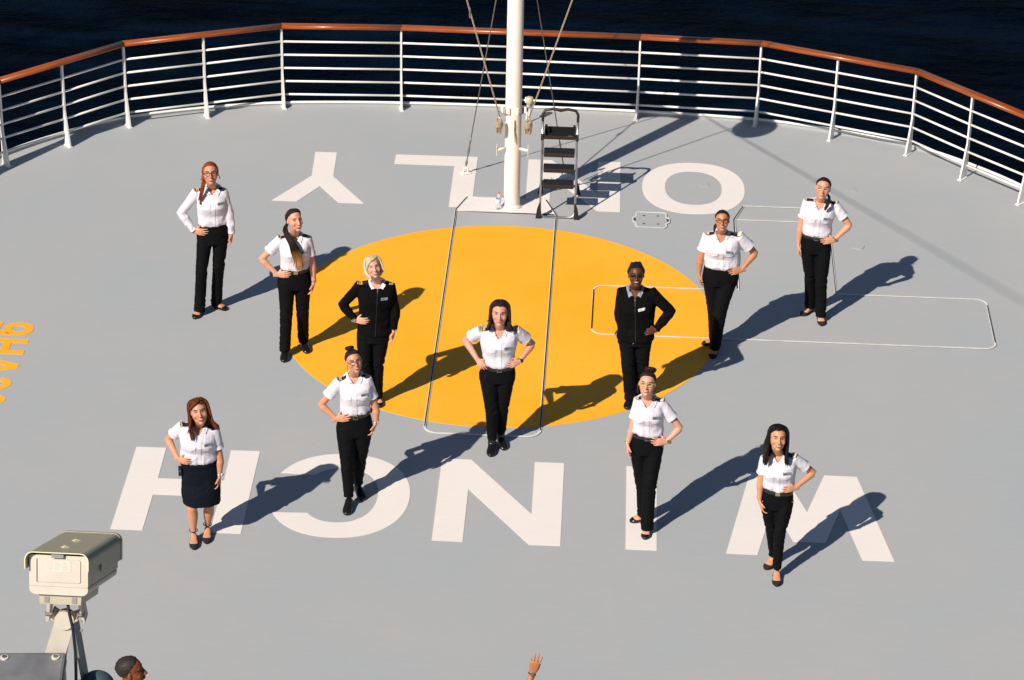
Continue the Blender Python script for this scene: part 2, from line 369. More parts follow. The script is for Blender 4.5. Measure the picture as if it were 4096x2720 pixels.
# ------------------------------------------------------------------ railing
rail = empty('railing', (CX, 35.48, 0), 'white railing with a varnished wooden handrail curving round the bow', 'railing')
def loc(p): return (p[0] - CX, p[1] - 35.48, p[2])
hp = [(-4.09 - 5.6, 28.2), (-8.45, 31.95), (-7.62, 33.27), (-6.963, 33.93), (-6.30, 34.61), (-5.335, 35.005), (-4.375, 35.40), (-2.83, 35.485), (-1.28, 35.485), (.265, 35.45), (1.82, 35.38), (2.785, 35.0), (3.752, 34.62), (4.39, 33.915), (5.05, 33.24), (5.9, 31.9), (7.1, 28.2)]
kink = [0, 1, 2, 4, 6, 7, 9, 10, 12, 14, 15, 16]
extra_posts = hp + [(-9.07, 30.1), (6.5, 30.1)]
def outn(p):
    d = Vector((p[0] - CX, p[1] - 27.5)); return d.normalized()
for p in extra_posts:
    n = outn(p); n = Vector((n.x * .9, n.y)).normalized(); t = Vector((-n.y, n.x))
    prof = [(-.125, 0), (-.125, .01), (-.028, .47), (-.022, 1.095), (.022, 1.095), (.022, 0)]
    th = .011; vs = []
    for s_ in (-th, th):
        for d, z in prof: vs.append(loc((p[0] + n.x * (d + .03) + t.x * s_, p[1] + n.y * (d + .03) + t.y * s_, z)))
    k = len(prof); fs = [tuple(range(k)), tuple(range(2 * k - 1, k - 1, -1))] + [(i, (i + 1) % k, (i + 1) % k + k, i + k) for i in range(k)]
    b = MB(); b.add(vs, fs)
    ang = math.atan2(n.y, n.x); R = Matrix.Rotation(ang, 3, 'Z')
    b.box(loc((p[0] - n.x * .03, p[1] - n.y * .03, .006)), (.155, .055, .010), R)
    b.build('post', M['white'], rail)
for z in (.91, .725, .54, .355, .17):
    for i in range(len(hp) - 1):
        a, c = Vector(hp[i]), Vector(hp[i + 1]); na, nc = outn(a), outn(c)
        b = MB(); b.tube([loc((a.x + na.x * .03, a.y + na.y * .03, z)), loc((c.x + nc.x * .03, c.y + nc.y * .03, z))], .0145, 8); b.build('bar', M['white'], rail, smooth=True)
for i in range(len(kink) - 1):
    a, c = Vector(hp[kink[i]]), Vector(hp[kink[i + 1]]); na, nc = outn(a), outn(c)
    a3 = Vector((a.x + na.x * .03, a.y + na.y * .03, 1.125)); c3 = Vector((c.x + nc.x * .03, c.y + nc.y * .03, 1.125))
    d = (c3 - a3); L = d.length; mid = (a3 + c3) / 2
    o = bpy.data.objects.new('handrail', None)
    b = MB(); n = 5
    k = 14; prof = [(.060 * (1 if math.cos(q_) > 0 else -1) * abs(math.cos(q_)) ** .6, .029 * (1 if math.sin(q_) > 0 else -1) * abs(math.sin(q_)) ** .6) for q_ in [2 * PI * j / k for j in range(k)]]
    ey = L / 2 - .001; vs = [(x, y, z) for x in (-ey, ey) for y, z in prof]
    fs = [tuple(range(k)), tuple(range(2 * k - 1, k - 1, -1))] + [(j, (j + 1) % k, (j + 1) % k + k, j + k) for j in range(k)]
    b.add(vs, fs); o = b.build('handrail', M['teak'], rail, smooth=True)
    o.location = loc(mid); o.rotation_euler = (0, 0, math.atan2(d.y, d.x))
    for poly in o.data.polygons:
        if len(poly.vertices) > 4: poly.use_smooth = False
    if i in (3, 4, 5, 6, 7, 8):
        b = MB(); b.box(loc(a3), (.006, .106, .058), Matrix.Rotation(math.atan2(na.y, na.x) - PI / 2, 3, 'Z'), 0); b.build('joint', M['rubber'], rail)

# ------------------------------------------------------------------ mast
MX, MY = -1.243, 32.60
mast = empty('mast', (MX, MY, 0), 'round cream mast standing on its hatch plate at the bow', 'mast')
b = MB(); b.tube([(0, 0, .008), (0, 0, .02), (0, 0, 4.9), (0, 0, 4.96)], [.100, .0995, .0975, .05], 40); b.build('pole', M['mast'], mast, smooth=True)
b = MB(); b.tube([(0, 0, .008), (0, 0, .016), (0, 0, .028), (0, 0, .05)], [.13, .125, .106, .0995], 40); b.build('weld_collar', M['mast'], mast, smooth=True)
for dx, dy in ((-.135, -.075), (-.052, -.105), (.052, -.105), (.145, -.055)):     # horn cleats near eye height
    b = MB(); b.box((dx, dy, 1.31), (.030, .022, .085), None, .006); b.box((dx, dy * .6, 1.27), (.014, abs(dy), .016)); b.build('cleat', M['white'], mast)
for x0, y0, x1, y1 in ((-.135, -.075, -.052, -.098), (.052, -.098, .145, -.055)):
    b = MB(); b.tube([(x0, y0, 1.262), (x1, y1, 1.262)], .006, 6); b.build('cleat_pin', M['alu'], mast)
for s_ in (-1, 1):
    b = MB(); b.tube([(s_ * .09, -.06, .80), (s_ * .185, -.11, .80)], .018, 14); b.build('peg', M['mast'], mast, smooth=True)
    b = MB(); b.box((s_ * .19, -.112, .80), (.007, .05, .145), None, .002); b.build('peg_plate', M['mast'], mast)
    b = MB(); b.tube([(s_ * .168, -.10, 1.30), (s_ * .150 - .01, -.11, 1.0)], .008, 8); b.build('belaying_pin', M['mast'], mast, smooth=True)
b = MB(); b.tube([(.02, -.105, 1.19), (.022, -.108, 1.10), (.02, -.106, 1.06), (.026, -.112, .98), (.03, -.112, .90)], [.005, .006, .007, .006, .004], 6); b.build('snap_hook', M['steel'], mast)
# loudspeaker horn, yard and forestay above the top edge of the photograph, which throw their shadows on the deck
b = MB(); b.tube([(-.09, 0, 3.06), (-.30, 0, 3.13), (-.45, 0, 3.18), (-.66, .0, 3.25)], [.03, .045, .08, .17], 16); b.build('loudspeaker_horn', M['mast'], mast, smooth=True)
b = MB(); b.tube([(-1.1, 0, 4.6), (1.1, 0, 4.6)], .03, 10); b.build('yard', M['mast'], mast, smooth=True)
b = MB(); b.box((.17, 0, 4.25), (.16, .14, .22), None, .02); b.tube([(0, 0, 4.12), (.2, 0, 4.13)], .02, 8); b.build('lamp_housing', M['mast'], mast)

def rope(name, label, pts, r, parent=None, mt=None, cat='rope', group=None, top=True):
    b = MB(); base = Vector(pts[0]); b.tube([Vector(p) - base for p in pts], r, 6)
    o = b.build(name, mt or M['rope'], parent, smooth=True); o.location = base
    if top:
        o['label'] = label; o['category'] = cat
        if group: o['group'] = group
    return o
def sag(a, c, n=8, k=.0): return [Vector(a).lerp(Vector(c), i / n) + Vector((0, 0, -k * 4 * (i / n) * (1 - i / n))) for i in range(n + 1)]
for s_, x0, x1, z1, lab in ((-1, -1.405, -2.34, 4.56, 'tan halyard running up from the left cleats of the mast'), (1, -1.055, -.02, 4.56, 'tan halyard running up from the right cleats of the mast')):
    top_ = (x1, 32.58, z1); bot = (x0, 32.47, 1.24)
    t = empty('halyard', bot, lab, 'rope', 'halyards tied off on the mast')
    b = MB(); pts = [Vector(p) - Vector(bot) for p in sag(bot, top_, 10, .02)]; b.tube(pts, .0050, 7); b.tube([p + Vector((.010, .0, .0)) for p in pts], .0034, 6); b.build('line', M['rope'], t, smooth=True)
    if s_ < 0:
        b = MB(); q0 = pts[4]; b.tube([q0 - Vector((0, 0, .07)), q0 - Vector((0, 0, .03)), q0, q0 + Vector((0, 0, .06))], [.009, .014, .013, .008], 8); b.build('shackle', M['steel'], t)
    rnd = random.Random(3 + s_)
    b = MB()
    for i in range(16):
        cx = rnd.uniform(-.03, .03) + s_ * -.0; h0 = .0 - rnd.uniform(0, .05); h1 = -.165 - rnd.uniform(-.04, .04); ph = rnd.uniform(0, 6)
        loop = [(cx * .8 + .022 * math.cos(ph) * math.sin(a), -.03 + .022 * math.sin(ph) * math.sin(a) + rnd.uniform(-.004, .004), (h0 + h1) / 2 + (h0 - h1) / 2 * math.cos(a)) for a in [2 * PI * j / 12 for j in range(13)]]
        b.tube(loop, .0062, 6, cap=False)
    for i in range(6):
        a0 = -.05 - .012 * i; b.tube([(.036 * math.cos(a), -.03 + .034 * math.sin(a), a0 + .004 * math.sin(3 * a)) for a in [2 * PI * j / 12 for j in range(13)]], .0062, 6, cap=False)
    b.build('coil', M['rope'], t, smooth=True)
# anchor ball hoisted on the right halyard
ball = empty('anchor_ball', (-.43, 32.33, 3.10), 'black ball shape hoisted on the halyard above the mast cleats', 'signal shape')
b = MB(); rows = 14
vs = []; fs = []
for i in range(rows + 1):
    for k in range(24):
        a = PI * i / rows; r_ = .25 * math.sin(a); vs.append((r_ * math.cos(2 * PI * k / 24), r_ * math.sin(2 * PI * k / 24), .25 * math.cos(a)))
for i in range(rows):
    for k in range(24): fs.append((i * 24 + k, i * 24 + (k + 1) % 24, (i + 1) * 24 + (k + 1) % 24, (i + 1) * 24 + k))
b.add(vs, fs); b.build('ball', M['rubber'], ball, smooth=True)
b = MB(); b.tube([(0, 0, .25), (0, 0, .34)], .01, 8); b.build('ring', M['steel'], ball)
# stays from the deck up to the mast
for (ax, ay), x1, lab, in (((-1.862, 33.51), -1.29, 'wire stay from a deck eye left of the mast'), ((-.628, 33.51), -1.20, 'wire stay from a deck eye behind the stepladder')):
    t = empty('stay', (ax, ay, 0), lab, 'wire stay', 'wire stays of the mast')
    A = Vector((0, 0, .09)); B_ = Vector((x1 - ax, 32.62 - ay, 3.9)); d = (B_ - A).normalized()
    b = MB(); b.tube([A + d * .42, B_], .007, 7); b.build('wire', M['steel'], t, smooth=True)
    b = MB(); b.tube([A + d * .02, A + d * .06, A + d * .12, A + d * .20, A + d * .24, A + d * .36, A + d * .40, A + d * .46], [.010, .018, .008, .009, .016, .009, .013, .008], 8); b.build('turnbuckle', M['steel'], t, smooth=True)
    b = MB(); b.box((0, 0, .013), (.12, .10, .010), Matrix.Rotation(.5, 3, 'Z')); b.tube([(-.03, 0, .018), (-.02, 0, .08), (.02, 0, .08), (.03, 0, .018)], .008, 8); b.build('deck_eye', M['white'], t)
rope('forestay', 'steel cable leading from the mast back over the deck', [(MX + .05, MY, 3.20), (-3.85, 19.1, 12.0), (-6.6, 5.1, 21.2)], .010, None, M['steel'], 'cable')

# lamp on its stalk beside the rail
lamp = empty('deck_lamp', (-1.135, 35.18, 0), 'small cream lamp housing on a stalk by the rail behind the mast', 'lamp')
b = MB(); b.tube([(0, 0, 0), (0, 0, .22)], .011, 10); b.build('stalk', M['white'], lamp)
b = MB(); b.tube([(0, 0, .22), (0, 0, .235), (0, 0, .27), (0, 0, .275), (0, 0, .345), (0, 0, .355)], [.036, .040, .040, .046, .049, .040], 16); b.build('housing', M['beige'], lamp, smooth=True)
b = MB(); b.box((-.050, -.01, .32), (.02, .035, .07), None, .004); b.build('side_box', M['white'], lamp)
b = MB(); b.box((.018, -.042, .25), (.030, .008, .018)); b.build('plate', mat('blue_plate', (.08, .12, .16), .4), lamp)

# bottle at the foot of the mast
bot = empty('water_bottle', (-1.40, 32.50, .009), 'small clear plastic water bottle with a pink cap at the foot of the mast', 'bottle')
q = NB('clear_plastic'); q.b.inputs['Base Color'].default_value = (.82, .86, .9, 1); q.b.inputs['Roughness'].default_value = .08; q.b.inputs['Transmission Weight'].default_value = .85; q.b.inputs['IOR'].default_value = 1.2
b = MB(); b.tube([(0, 0, z) for z in (0, .01, .07, .08, .14, .165, .19, .205)], [.028, .033, .033, .031, .033, .026, .014, .013], 16); b.build('bottle_body', q.m, bot, smooth=True)
b = MB(); b.tube([(0, 0, .205), (0, 0, .225)], .015, 12); b.build('cap', mat('pink_cap', (.8, .12, .18), .4), bot)
b = MB(); b.tube([(0, 0, .075), (0, 0, .135)], .0338, 18, cap=False); b.build('bottle_label', mat('bottle_label', (.35, .48, .75), .4, mottle=(60, .8, (.8, .8, .85))), bot, smooth=True)

# ------------------------------------------------------------------ stepladder
lad = empty('stepladder', (-.675, 32.30, 0), 'aluminium stepladder with black treads and a tray on top, right of the mast', 'stepladder')
wL = .212
def fy(z): return .0 + (z / 1.0) * .22 if z < 1.0 else .22 + (z - 1.0) * .38
b = MB(); pts = [(-wL, fy(z), z) for z in (1.22, .9, .5, .12)] + [(-wL + .01, 0.0, .05), (-wL + .05, -.005, .022), (0, -.005, .02), (wL - .05, -.005, .022), (wL - .01, 0.0, .05)] + [(wL, fy(z), z) for z in (.12, .5, .9, 1.22)]
b.tube(pts, .0125, 10); b.build('front_frame', M['alu'], lad, smooth=True)
b = MB(); b.tube([(-wL, fy(1.16), 1.16), (-wL, fy(1.24), 1.24), (-wL + .03, fy(1.29), 1.285), (-.09, fy(1.30), 1.30), (0, fy(1.29), 1.285), (.09, fy(1.30), 1.30), (wL - .03, fy(1.29), 1.285), (wL, fy(1.24), 1.24), (wL, fy(1.16), 1.16)], [.017, .018, .019, .018, .023, .018, .019, .018, .017], 10); b.build('grip', M['plastic'], lad, smooth=True)
for s_ in (-1, 1):
    b = MB(); b.tube([(s_ * (wL - .012), .24, 1.0), (s_ * (wL - .002), .46, .5), (s_ * (wL + .01), .70, .02)], .011, 10); b.build('rear_leg', M['alu'], lad, smooth=True)
    b = MB(); b.box((s_ * wL, fy(.97), .98), (.032, .05, .075), None, .006); b.build('hinge', M['plastic'], lad)
    # flared rubber feet
    for y0, h in ((-.005, .20), (.705, .17)):
        prof = [(0, h), (.018, h), (.045, h * .6), (.062, .0), (0, 0)]
        vs = [(s_ * (wL - .010 + x), y0 + dy, z) for dy in (-.022, .022) for x, z in prof]; k = len(prof)
        b = MB(); b.add(vs, [tuple(range(k)), tuple(range(2 * k - 1, k - 1, -1))] + [(i, (i + 1) % k, (i + 1) % k + k, i + k) for i in range(k)]); b.build('foot', M['plastic'], lad)
for z, dp in ((.41, .17), (.60, .17), (.79, .18)):
    b = MB(); y0 = fy(z) + .045; b.box((0, y0, z), (.375, dp, .028), None, .008); b.box((0, y0 - dp / 2 + .008, z - .018), (.37, .018, .038), None, .006)
    b.build('tread', M['plastic'], lad)
b = MB(); zt = 0.965; yc = fy(zt) + .09
b.box((0, yc, zt), (.38, .22, .012), None, .004)
b.box((0, yc - .105, zt + .02), (.38, .016, .045), None, .005); b.box((0, yc + .105, zt + .035), (.38, .016, .075), None, .005)
for s_ in (-1, 1): b.box((s_ * .182, yc, zt + .022), (.016, .22, .05), None, .005); b.box((s_ * .17, yc + .105, zt + .07), (.03, .03, .05), None, .006)
for k in range(3): b.tube([(-.15, yc - .05 + .04 * k, zt + .008), (.15, yc - .05 + .04 * k, zt + .008)], .003, 5)
b.build('tray', M['plastic'], lad)
b = MB(); b.box((.125, yc - .06, zt + .010), (.05, .06, .006)); b.build('sticker', mat('sticker_white', (.6, .6, .55), .5, mottle=(80, .6, (.3, .3, .3))), lad)
# joints of each person, metres, relative to the point between the feet
PD = {
 1: {"base":[-4.548,29.518],"n":[0.152,-0.988,0.0],"l":[0.988,0.152,0.0],"hs":0.261,"roll":1.4,"hip":[0.078,0.012,0.916],"neck":[0.089,0.014,1.529],"head":[0.08,-0.038,1.733],"ha":[-0.009,-0.001,0.916],"hb":[0.165,0.025,0.916],"ka":[-0.046,-0.081,0.579],"kb":[0.129,0.023,0.563],"aa":[-0.082,-0.09,0.11],"ab":[0.082,0.09,0.11],"oa":[-0.124,-0.14,0.03],"ob":[0.124,0.091,0.03],"sa":[-0.105,-0.006,1.493],"sb":[0.225,0.045,1.499],"ea":[-0.262,-0.04,1.238],"eb":[0.271,0.011,1.228],"wa":[-0.115,-0.089,1.046],"wb":[0.293,-0.005,0.995],"ta":[0.041,-0.125,1.043],"tb":[0.281,-0.038,0.84],"ma":"akimbo","mb":"hang","tors":[[0.08,0.012,1.358,0.161],[0.079,0.012,1.234,0.154],[0.089,0.014,1.109,0.157],[0.075,0.012,0.916,0.176]]},
 2: {"base":[-3.468,28.627],"n":[0.12,-0.993,0.0],"l":[0.993,0.12,0.0],"hs":0.257,"roll":8.3,"hip":[0.017,0.002,0.845],"neck":[0.027,0.003,1.415],"head":[0.036,-0.046,1.63],"ha":[-0.07,-0.008,0.845],"hb":[0.105,0.013,0.845],"ka":[-0.069,-0.098,0.495],"kb":[0.095,0.031,0.484],"aa":[-0.089,-0.12,0.11],"ab":[0.089,0.12,0.11],"oa":[-0.091,-0.245,0.03],"ob":[0.169,-0.027,0.03],"sa":[-0.141,-0.007,1.386],"sb":[0.179,0.032,1.394],"ea":[-0.335,-0.041,1.145],"eb":[0.217,-0.004,1.068],"wa":[-0.159,-0.09,0.989],"wb":[0.231,-0.022,0.88],"ta":[0.005,-0.13,1.02],"tb":[0.2,-0.056,0.725],"ma":"akimbo","mb":"hang","tors":[[0.033,0.004,1.273,0.164],[0.028,0.003,1.152,0.157],[0.025,0.003,1.043,0.147],[0.015,0.002,0.845,0.186]]},
 3: {"base":[-2.501,27.491],"n":[0.091,-0.996,0.0],"l":[0.996,0.091,0.0],"hs":0.24,"roll":7.4,"hip":[0.013,0.001,0.819],"neck":[0.057,0.005,1.452],"head":[0.023,-0.048,1.667],"ha":[-0.075,-0.007,0.819],"hb":[0.1,0.009,0.819],"ka":[-0.074,-0.067,0.52],"kb":[0.061,-0.004,0.506],"aa":[-0.046,-0.055,0.11],"ab":[0.046,0.055,0.11],"oa":[-0.029,-0.086,0.03],"ob":[0.088,-0.014,0.03],"sa":[-0.142,-0.003,1.434],"sb":[0.216,0.03,1.433],"ea":[-0.309,-0.011,1.194],"eb":[0.251,-0.007,1.134],"wa":[-0.163,-0.085,1.055],"wb":[0.235,-0.029,0.926],"ta":[-0.025,-0.133,1.068],"tb":[0.219,-0.06,0.791],"ma":"akimbo","mb":"hang","tors":[[0.052,0.005,1.31,0.193],[0.038,0.003,1.174,0.167],[0.03,0.003,1.038,0.159],[0.014,0.001,0.832,0.171]]},
 4: {"base":[-1.129,26.718],"n":[0.042,-0.999,0.0],"l":[0.999,0.042,0.0],"hs":0.269,"roll":-0.8,"hip":[-0.004,-0.0,0.824],"neck":[0.011,0.0,1.361],"head":[0.014,-0.049,1.581],"ha":[-0.092,-0.004,0.824],"hb":[0.084,0.004,0.824],"ka":[-0.049,-0.071,0.46],"kb":[0.055,0.001,0.466],"aa":[-0.04,-0.07,0.11],"ab":[0.04,0.07,0.11],"oa":[-0.058,-0.281,0.03],"ob":[0.102,-0.069,0.03],"sa":[-0.188,0.002,1.349],"sb":[0.199,0.018,1.36],"ea":[-0.347,0.125,1.173],"eb":[0.347,0.129,1.148],"wa":[-0.208,-0.079,1.053],"wb":[0.226,-0.061,1.039],"ta":[-0.124,-0.135,0.973],"tb":[0.111,-0.125,1.011],"ma":"akimbo","mb":"akimbo","tors":[[0.008,0.0,1.241,0.182],[0.006,0.0,1.107,0.16],[0.013,0.001,0.973,0.146],[-0.003,-0.0,0.831,0.187]]},
 5: {"base":[0.315,27.791],"n":[-0.011,-1.0,0.0],"l":[1.0,-0.011,0.0],"hs":0.254,"roll":1.8,"hip":[-0.028,0.0,0.753],"neck":[-0.049,0.001,1.346],"head":[-0.046,-0.049,1.538],"ha":[-0.116,0.001,0.753],"hb":[0.06,-0.001,0.753],"ka":[-0.088,-0.069,0.468],"kb":[0.054,-0.001,0.431],"aa":[-0.054,-0.069,0.11],"ab":[0.054,0.069,0.11],"oa":[-0.093,-0.166,0.03],"ob":[0.08,0.063,0.03],"sa":[-0.204,0.012,1.324],"sb":[0.136,0.008,1.322],"ea":[-0.206,0.045,1.051],"eb":[0.337,-0.004,1.105],"wa":[-0.182,0.122,0.822],"wb":[0.186,-0.072,0.911],"ta":[-0.172,0.152,0.692],"tb":[0.042,-0.13,0.9],"ma":"back","mb":"akimbo","tors":[[-0.032,0.0,1.169,0.2],[-0.03,0.0,1.056,0.193],[-0.027,0.0,0.93,0.188],[-0.03,0.0,0.765,0.185]]},
 6: {"base":[1.189,29.063],"n":[-0.041,-0.999,0.0],"l":[0.999,-0.041,0.0],"hs":0.239,"roll":2.3,"hip":[0.017,-0.001,0.869],"neck":[0.006,-0.0,1.415],"head":[0.002,-0.05,1.606],"ha":[-0.071,0.003,0.869],"hb":[0.105,-0.004,0.869],"ka":[-0.028,0.02,0.498],"kb":[0.038,-0.09,0.543],"aa":[-0.001,0.107,0.11],"ab":[0.001,-0.107,0.11],"oa":[-0.085,0.151,0.03],"ob":[-0.031,-0.191,0.03],"sa":[-0.155,0.016,1.407],"sb":[0.213,0.001,1.404],"ea":[-0.215,-0.021,1.108],"eb":[0.388,0.052,1.181],"wa":[-0.219,-0.041,0.95],"wb":[0.243,-0.08,1.034],"ta":[-0.196,-0.072,0.811],"tb":[0.096,-0.134,1.022],"ma":"hang","mb":"akimbo","tors":[[0.018,-0.001,1.288,0.188],[0.026,-0.001,1.173,0.196],[0.028,-0.001,1.044,0.185],[0.019,-0.001,0.875,0.197]]},
 7: {"base":[2.345,29.95],"n":[-0.078,-0.997,0.0],"l":[0.997,-0.078,0.0],"hs":0.254,"roll":-3.5,"hip":[-0.046,0.004,0.867],"neck":[-0.031,0.002,1.431],"head":[-0.019,-0.049,1.628],"ha":[-0.134,0.01,0.867],"hb":[0.042,-0.003,0.867],"ka":[-0.08,0.019,0.499],"kb":[0.036,-0.086,0.503],"aa":[-0.057,0.101,0.11],"ab":[0.057,-0.101,0.11],"oa":[-0.162,0.05,0.03],"ob":[0.078,-0.205,0.03],"sa":[-0.192,0.025,1.447],"sb":[0.146,-0.001,1.421],"ea":[-0.235,-0.012,1.123],"eb":[0.309,-0.024,1.177],"wa":[-0.247,-0.031,0.928],"wb":[0.147,-0.082,1.015],"ta":[-0.242,-0.061,0.782],"tb":[-0.014,-0.129,1.012],"ma":"hang","mb":"akimbo","tors":[[-0.036,0.003,1.314,0.176],[-0.053,0.004,1.182,0.157],[-0.052,0.004,1.051,0.161],[-0.046,0.004,0.873,0.169]]},
 8: {"base":[-2.515,25.502],"n":[0.098,-0.995,0.0],"l":[0.995,0.098,0.0],"hs":0.218,"roll":7.9,"hip":[0.013,0.001,0.813],"neck":[0.017,0.002,1.417],"head":[0.02,-0.048,1.614],"ha":[-0.074,-0.007,0.813],"hb":[0.101,0.01,0.813],"ka":[-0.05,-0.107,0.504],"kb":[0.067,0.038,0.466],"aa":[-0.032,-0.137,0.11],"ab":[0.032,0.137,0.11],"oa":[-0.053,-0.293,0.03],"ob":[0.114,0.02,0.03],"sa":[-0.143,-0.004,1.367],"sb":[0.156,0.025,1.404],"ea":[-0.315,-0.031,1.1],"eb":[0.234,-0.007,1.057],"wa":[-0.154,-0.086,0.976],"wb":[0.233,-0.027,0.92],"ta":[0.0,-0.131,1.028],"tb":[0.191,-0.062,0.795],"ma":"akimbo","mb":"hang","tors":[[0.038,0.004,1.271,0.158],[0.026,0.003,1.137,0.139],[0.022,0.002,1.029,0.14],[0.017,0.002,0.819,0.182]]},
 9: {"base":[-3.949,24.659],"n":[0.158,-0.987,0.0],"l":[0.987,0.158,0.0],"hs":0.277,"roll":0.0,"hip":[0.018,0.003,0.696],"neck":[0.014,0.002,1.261],"head":[0.032,-0.045,1.452],"ha":[-0.069,-0.011,0.696],"hb":[0.105,0.017,0.696],"ka":[-0.064,-0.071,0.378],"kb":[0.093,0.005,0.376],"aa":[-0.061,-0.061,0.11],"ab":[0.061,0.061,0.11],"oa":[-0.036,-0.234,0.03],"ob":[0.059,-0.13,0.03],"sa":[-0.147,-0.013,1.276],"sb":[0.182,0.039,1.225],"ea":[-0.303,0.084,1.062],"eb":[0.215,0.004,0.9],"wa":[-0.179,-0.1,0.942],"wb":[0.21,-0.017,0.734],"ta":[-0.086,-0.145,0.946],"tb":[0.19,-0.051,0.593],"ma":"akimbo","mb":"hang","tors":[[0.01,0.002,1.123,0.173],[0.008,0.001,1.014,0.163],[0.006,0.001,0.892,0.168],[0.023,0.004,0.658,0.188]]},
 10: {"base":[0.439,25.201],"n":[-0.017,-1.0,0.0],"l":[1.0,-0.017,0.0],"hs":0.248,"roll":5.5,"hip":[-0.02,0.0,0.908],"neck":[-0.03,0.001,1.453],"head":[-0.043,-0.049,1.652],"ha":[-0.108,0.002,0.908],"hb":[0.068,-0.001,0.908],"ka":[-0.04,0.025,0.467],"kb":[0.024,-0.094,0.553],"aa":[-0.018,0.118,0.11],"ab":[0.018,-0.118,0.11],"oa":[-0.098,0.141,0.03],"ob":[0.002,-0.191,0.03],"sa":[-0.136,0.012,1.455],"sb":[0.115,0.008,1.429],"ea":[-0.171,-0.027,1.13],"eb":[0.297,-0.005,1.152],"wa":[-0.208,-0.046,0.979],"wb":[0.173,-0.073,1.032],"ta":[-0.202,-0.076,0.88],"tb":[0.013,-0.13,1.044],"ma":"hang","mb":"akimbo","tors":[[-0.02,0.0,1.314,0.149],[-0.022,0.0,1.208,0.146],[-0.022,0.0,1.088,0.149],[-0.021,0.0,0.914,0.165]]},
 11: {"base":[1.709,24.471],"n":[-0.07,-0.998,0.0],"l":[0.998,-0.07,0.0],"hs":0.252,"roll":8.2,"hip":[-0.022,0.002,0.773],"neck":[-0.04,0.003,1.309],"head":[-0.059,-0.046,1.516],"ha":[-0.11,0.008,0.773],"hb":[0.066,-0.005,0.773],"ka":[-0.054,0.031,0.449],"kb":[0.017,-0.098,0.492],"aa":[-0.014,0.125,0.11],"ab":[0.014,-0.125,0.11],"oa":[-0.084,0.068,0.03],"ob":[0.017,-0.263,0.03],"sa":[-0.185,0.023,1.265],"sb":[0.12,0.002,1.285],"ea":[-0.195,-0.016,1.001],"eb":[0.312,0.072,1.087],"wa":[-0.194,-0.037,0.82],"wb":[0.138,-0.08,0.996],"ta":[-0.149,-0.07,0.7],"tb":[0.029,-0.132,0.996],"ma":"hang","mb":"akimbo","tors":[[-0.021,0.001,1.164,0.154],[-0.024,0.002,1.049,0.147],[-0.025,0.002,0.947,0.142],[-0.022,0.002,0.78,0.152]]},
}
# ------------------------------------------------------------------ bridge roof, wing deck, surveillance camera (bottom left)
b = MB(); b.box((-1.5, 1.2, 2.5), (14, 14.0, 5.0), None, 0.02); b.box((-2.3, 6.9, 7.2), (2.6, 2.5, 4.4), None, 0.02); o = b.build('superstructure', M['white']); o['kind'] = 'structure'
b = MB(); b.box((-5.5, 12.7, 2.25), (6.5, 8.8, .18)); b.tube([(-3.2, 16.6, 0), (-3.2, 16.6, 2.16)], .08, 12); o = b.build('lower_platform', M['deck']); o['kind'] = 'structure'
O = Vector((-1.746, 8.0, 10.213))
cc_ = empty('surveillance_camera', O, 'beige surveillance camera housing on a white bracket, bottom left, seen from behind', 'camera')
M['housing'] = mat('housing_cream', (0.55, 0.495, 0.42), 0.42, mottle=(14, .6, (0.49, 0.43, 0.35)), bump=(120, .15, .002))
M['shield'] = mat('sunshield_khaki', (0.43, 0.385, 0.275), 0.34, spec=0.5, bump=(90, .1, .002), mottle=(9, .4, (0.37, 0.33, 0.235)))
RH = Matrix.Rotation(-rad(7), 3, 'Z') @ Matrix.Rotation(-rad(21), 3, 'X') @ Matrix.Rotation(-rad(3.5), 3, 'Y')
def hp_(v): return RH @ Vector(v)
def lathe_prof(prof, y0, y1, sc1=1.0):
    """closed x-z profile extruded along local y"""
    k = len(prof); vs = [hp_((x, y0, z)) for x, z in prof] + [hp_((x * sc1, y1, z * sc1)) for x, z in prof]
    return vs, [tuple(range(k)), tuple(range(2 * k - 1, k - 1, -1))] + [(i, (i + 1) % k, (i + 1) % k + k, i + k) for i in range(k)]
def rrect(hx, z0, z1, r, n=5, top=True):
    p = []
    for cx, cz, a0 in ((hx - r, z1 - r, 0), (-hx + r, z1 - r, 90), (-hx + r, z0 + r, 180), (hx - r, z0 + r, 270)):
        for i in range(n + 1): a = rad(a0 + 90 * i / n); p.append((cx + r * math.cos(a), cz + r * math.sin(a)))
    return p
b = MB(); b.add(*lathe_prof(rrect(.0985, -.0405, .062, .004), -.012, .33)); o = b.build('housing', M['housing'], cc_, smooth=False)
b = MB(); b.add(*lathe_prof([(-.0985, -.0412), (-.0985, -.050), (-.096, -.058), (-.088, -.0655), (-.078, -.068), (.078, -.068), (.088, -.0655), (.096, -.058), (.0985, -.050), (.0985, -.0412)], -.012, .32)); b.build('housing_base', M['housing'], cc_)
b = MB(); b.add(*lathe_prof(rrect(.074, -.026, .050, .006), -.0155, -.011)); b.build('rear_panel', M['housing'], cc_)
b = MB(); b.add(*lathe_prof([(-.0725, -.026), (-.0695, -.026), (-.0695, .05), (-.0725, .05)], -.0162, -.0150)); b.build('panel_gap', M['rubber'], cc_)
b = MB(); b.add(*lathe_prof(rrect(.0425, .010, .045, .001), -.0166, -.0152)); b.build('type_label', mat('type_label', (.62, .54, .46), .5, mottle=(160, .55, (.54, .42, .34))), cc_)
b = MB()
for r_ in range(4):
    for k in range(3): b.add(*lathe_prof([(-.038 + .026 * k, .038 - .007 * r_), (-.018 + .024 * k, .038 - .007 * r_), (-.018 + .024 * k, .0395 - .007 * r_), (-.038 + .026 * k, .0395 - .007 * r_)], -.0170, -.0160))
b.build('label_print', mat('label_print', (.50, .38, .32), .6), cc_)
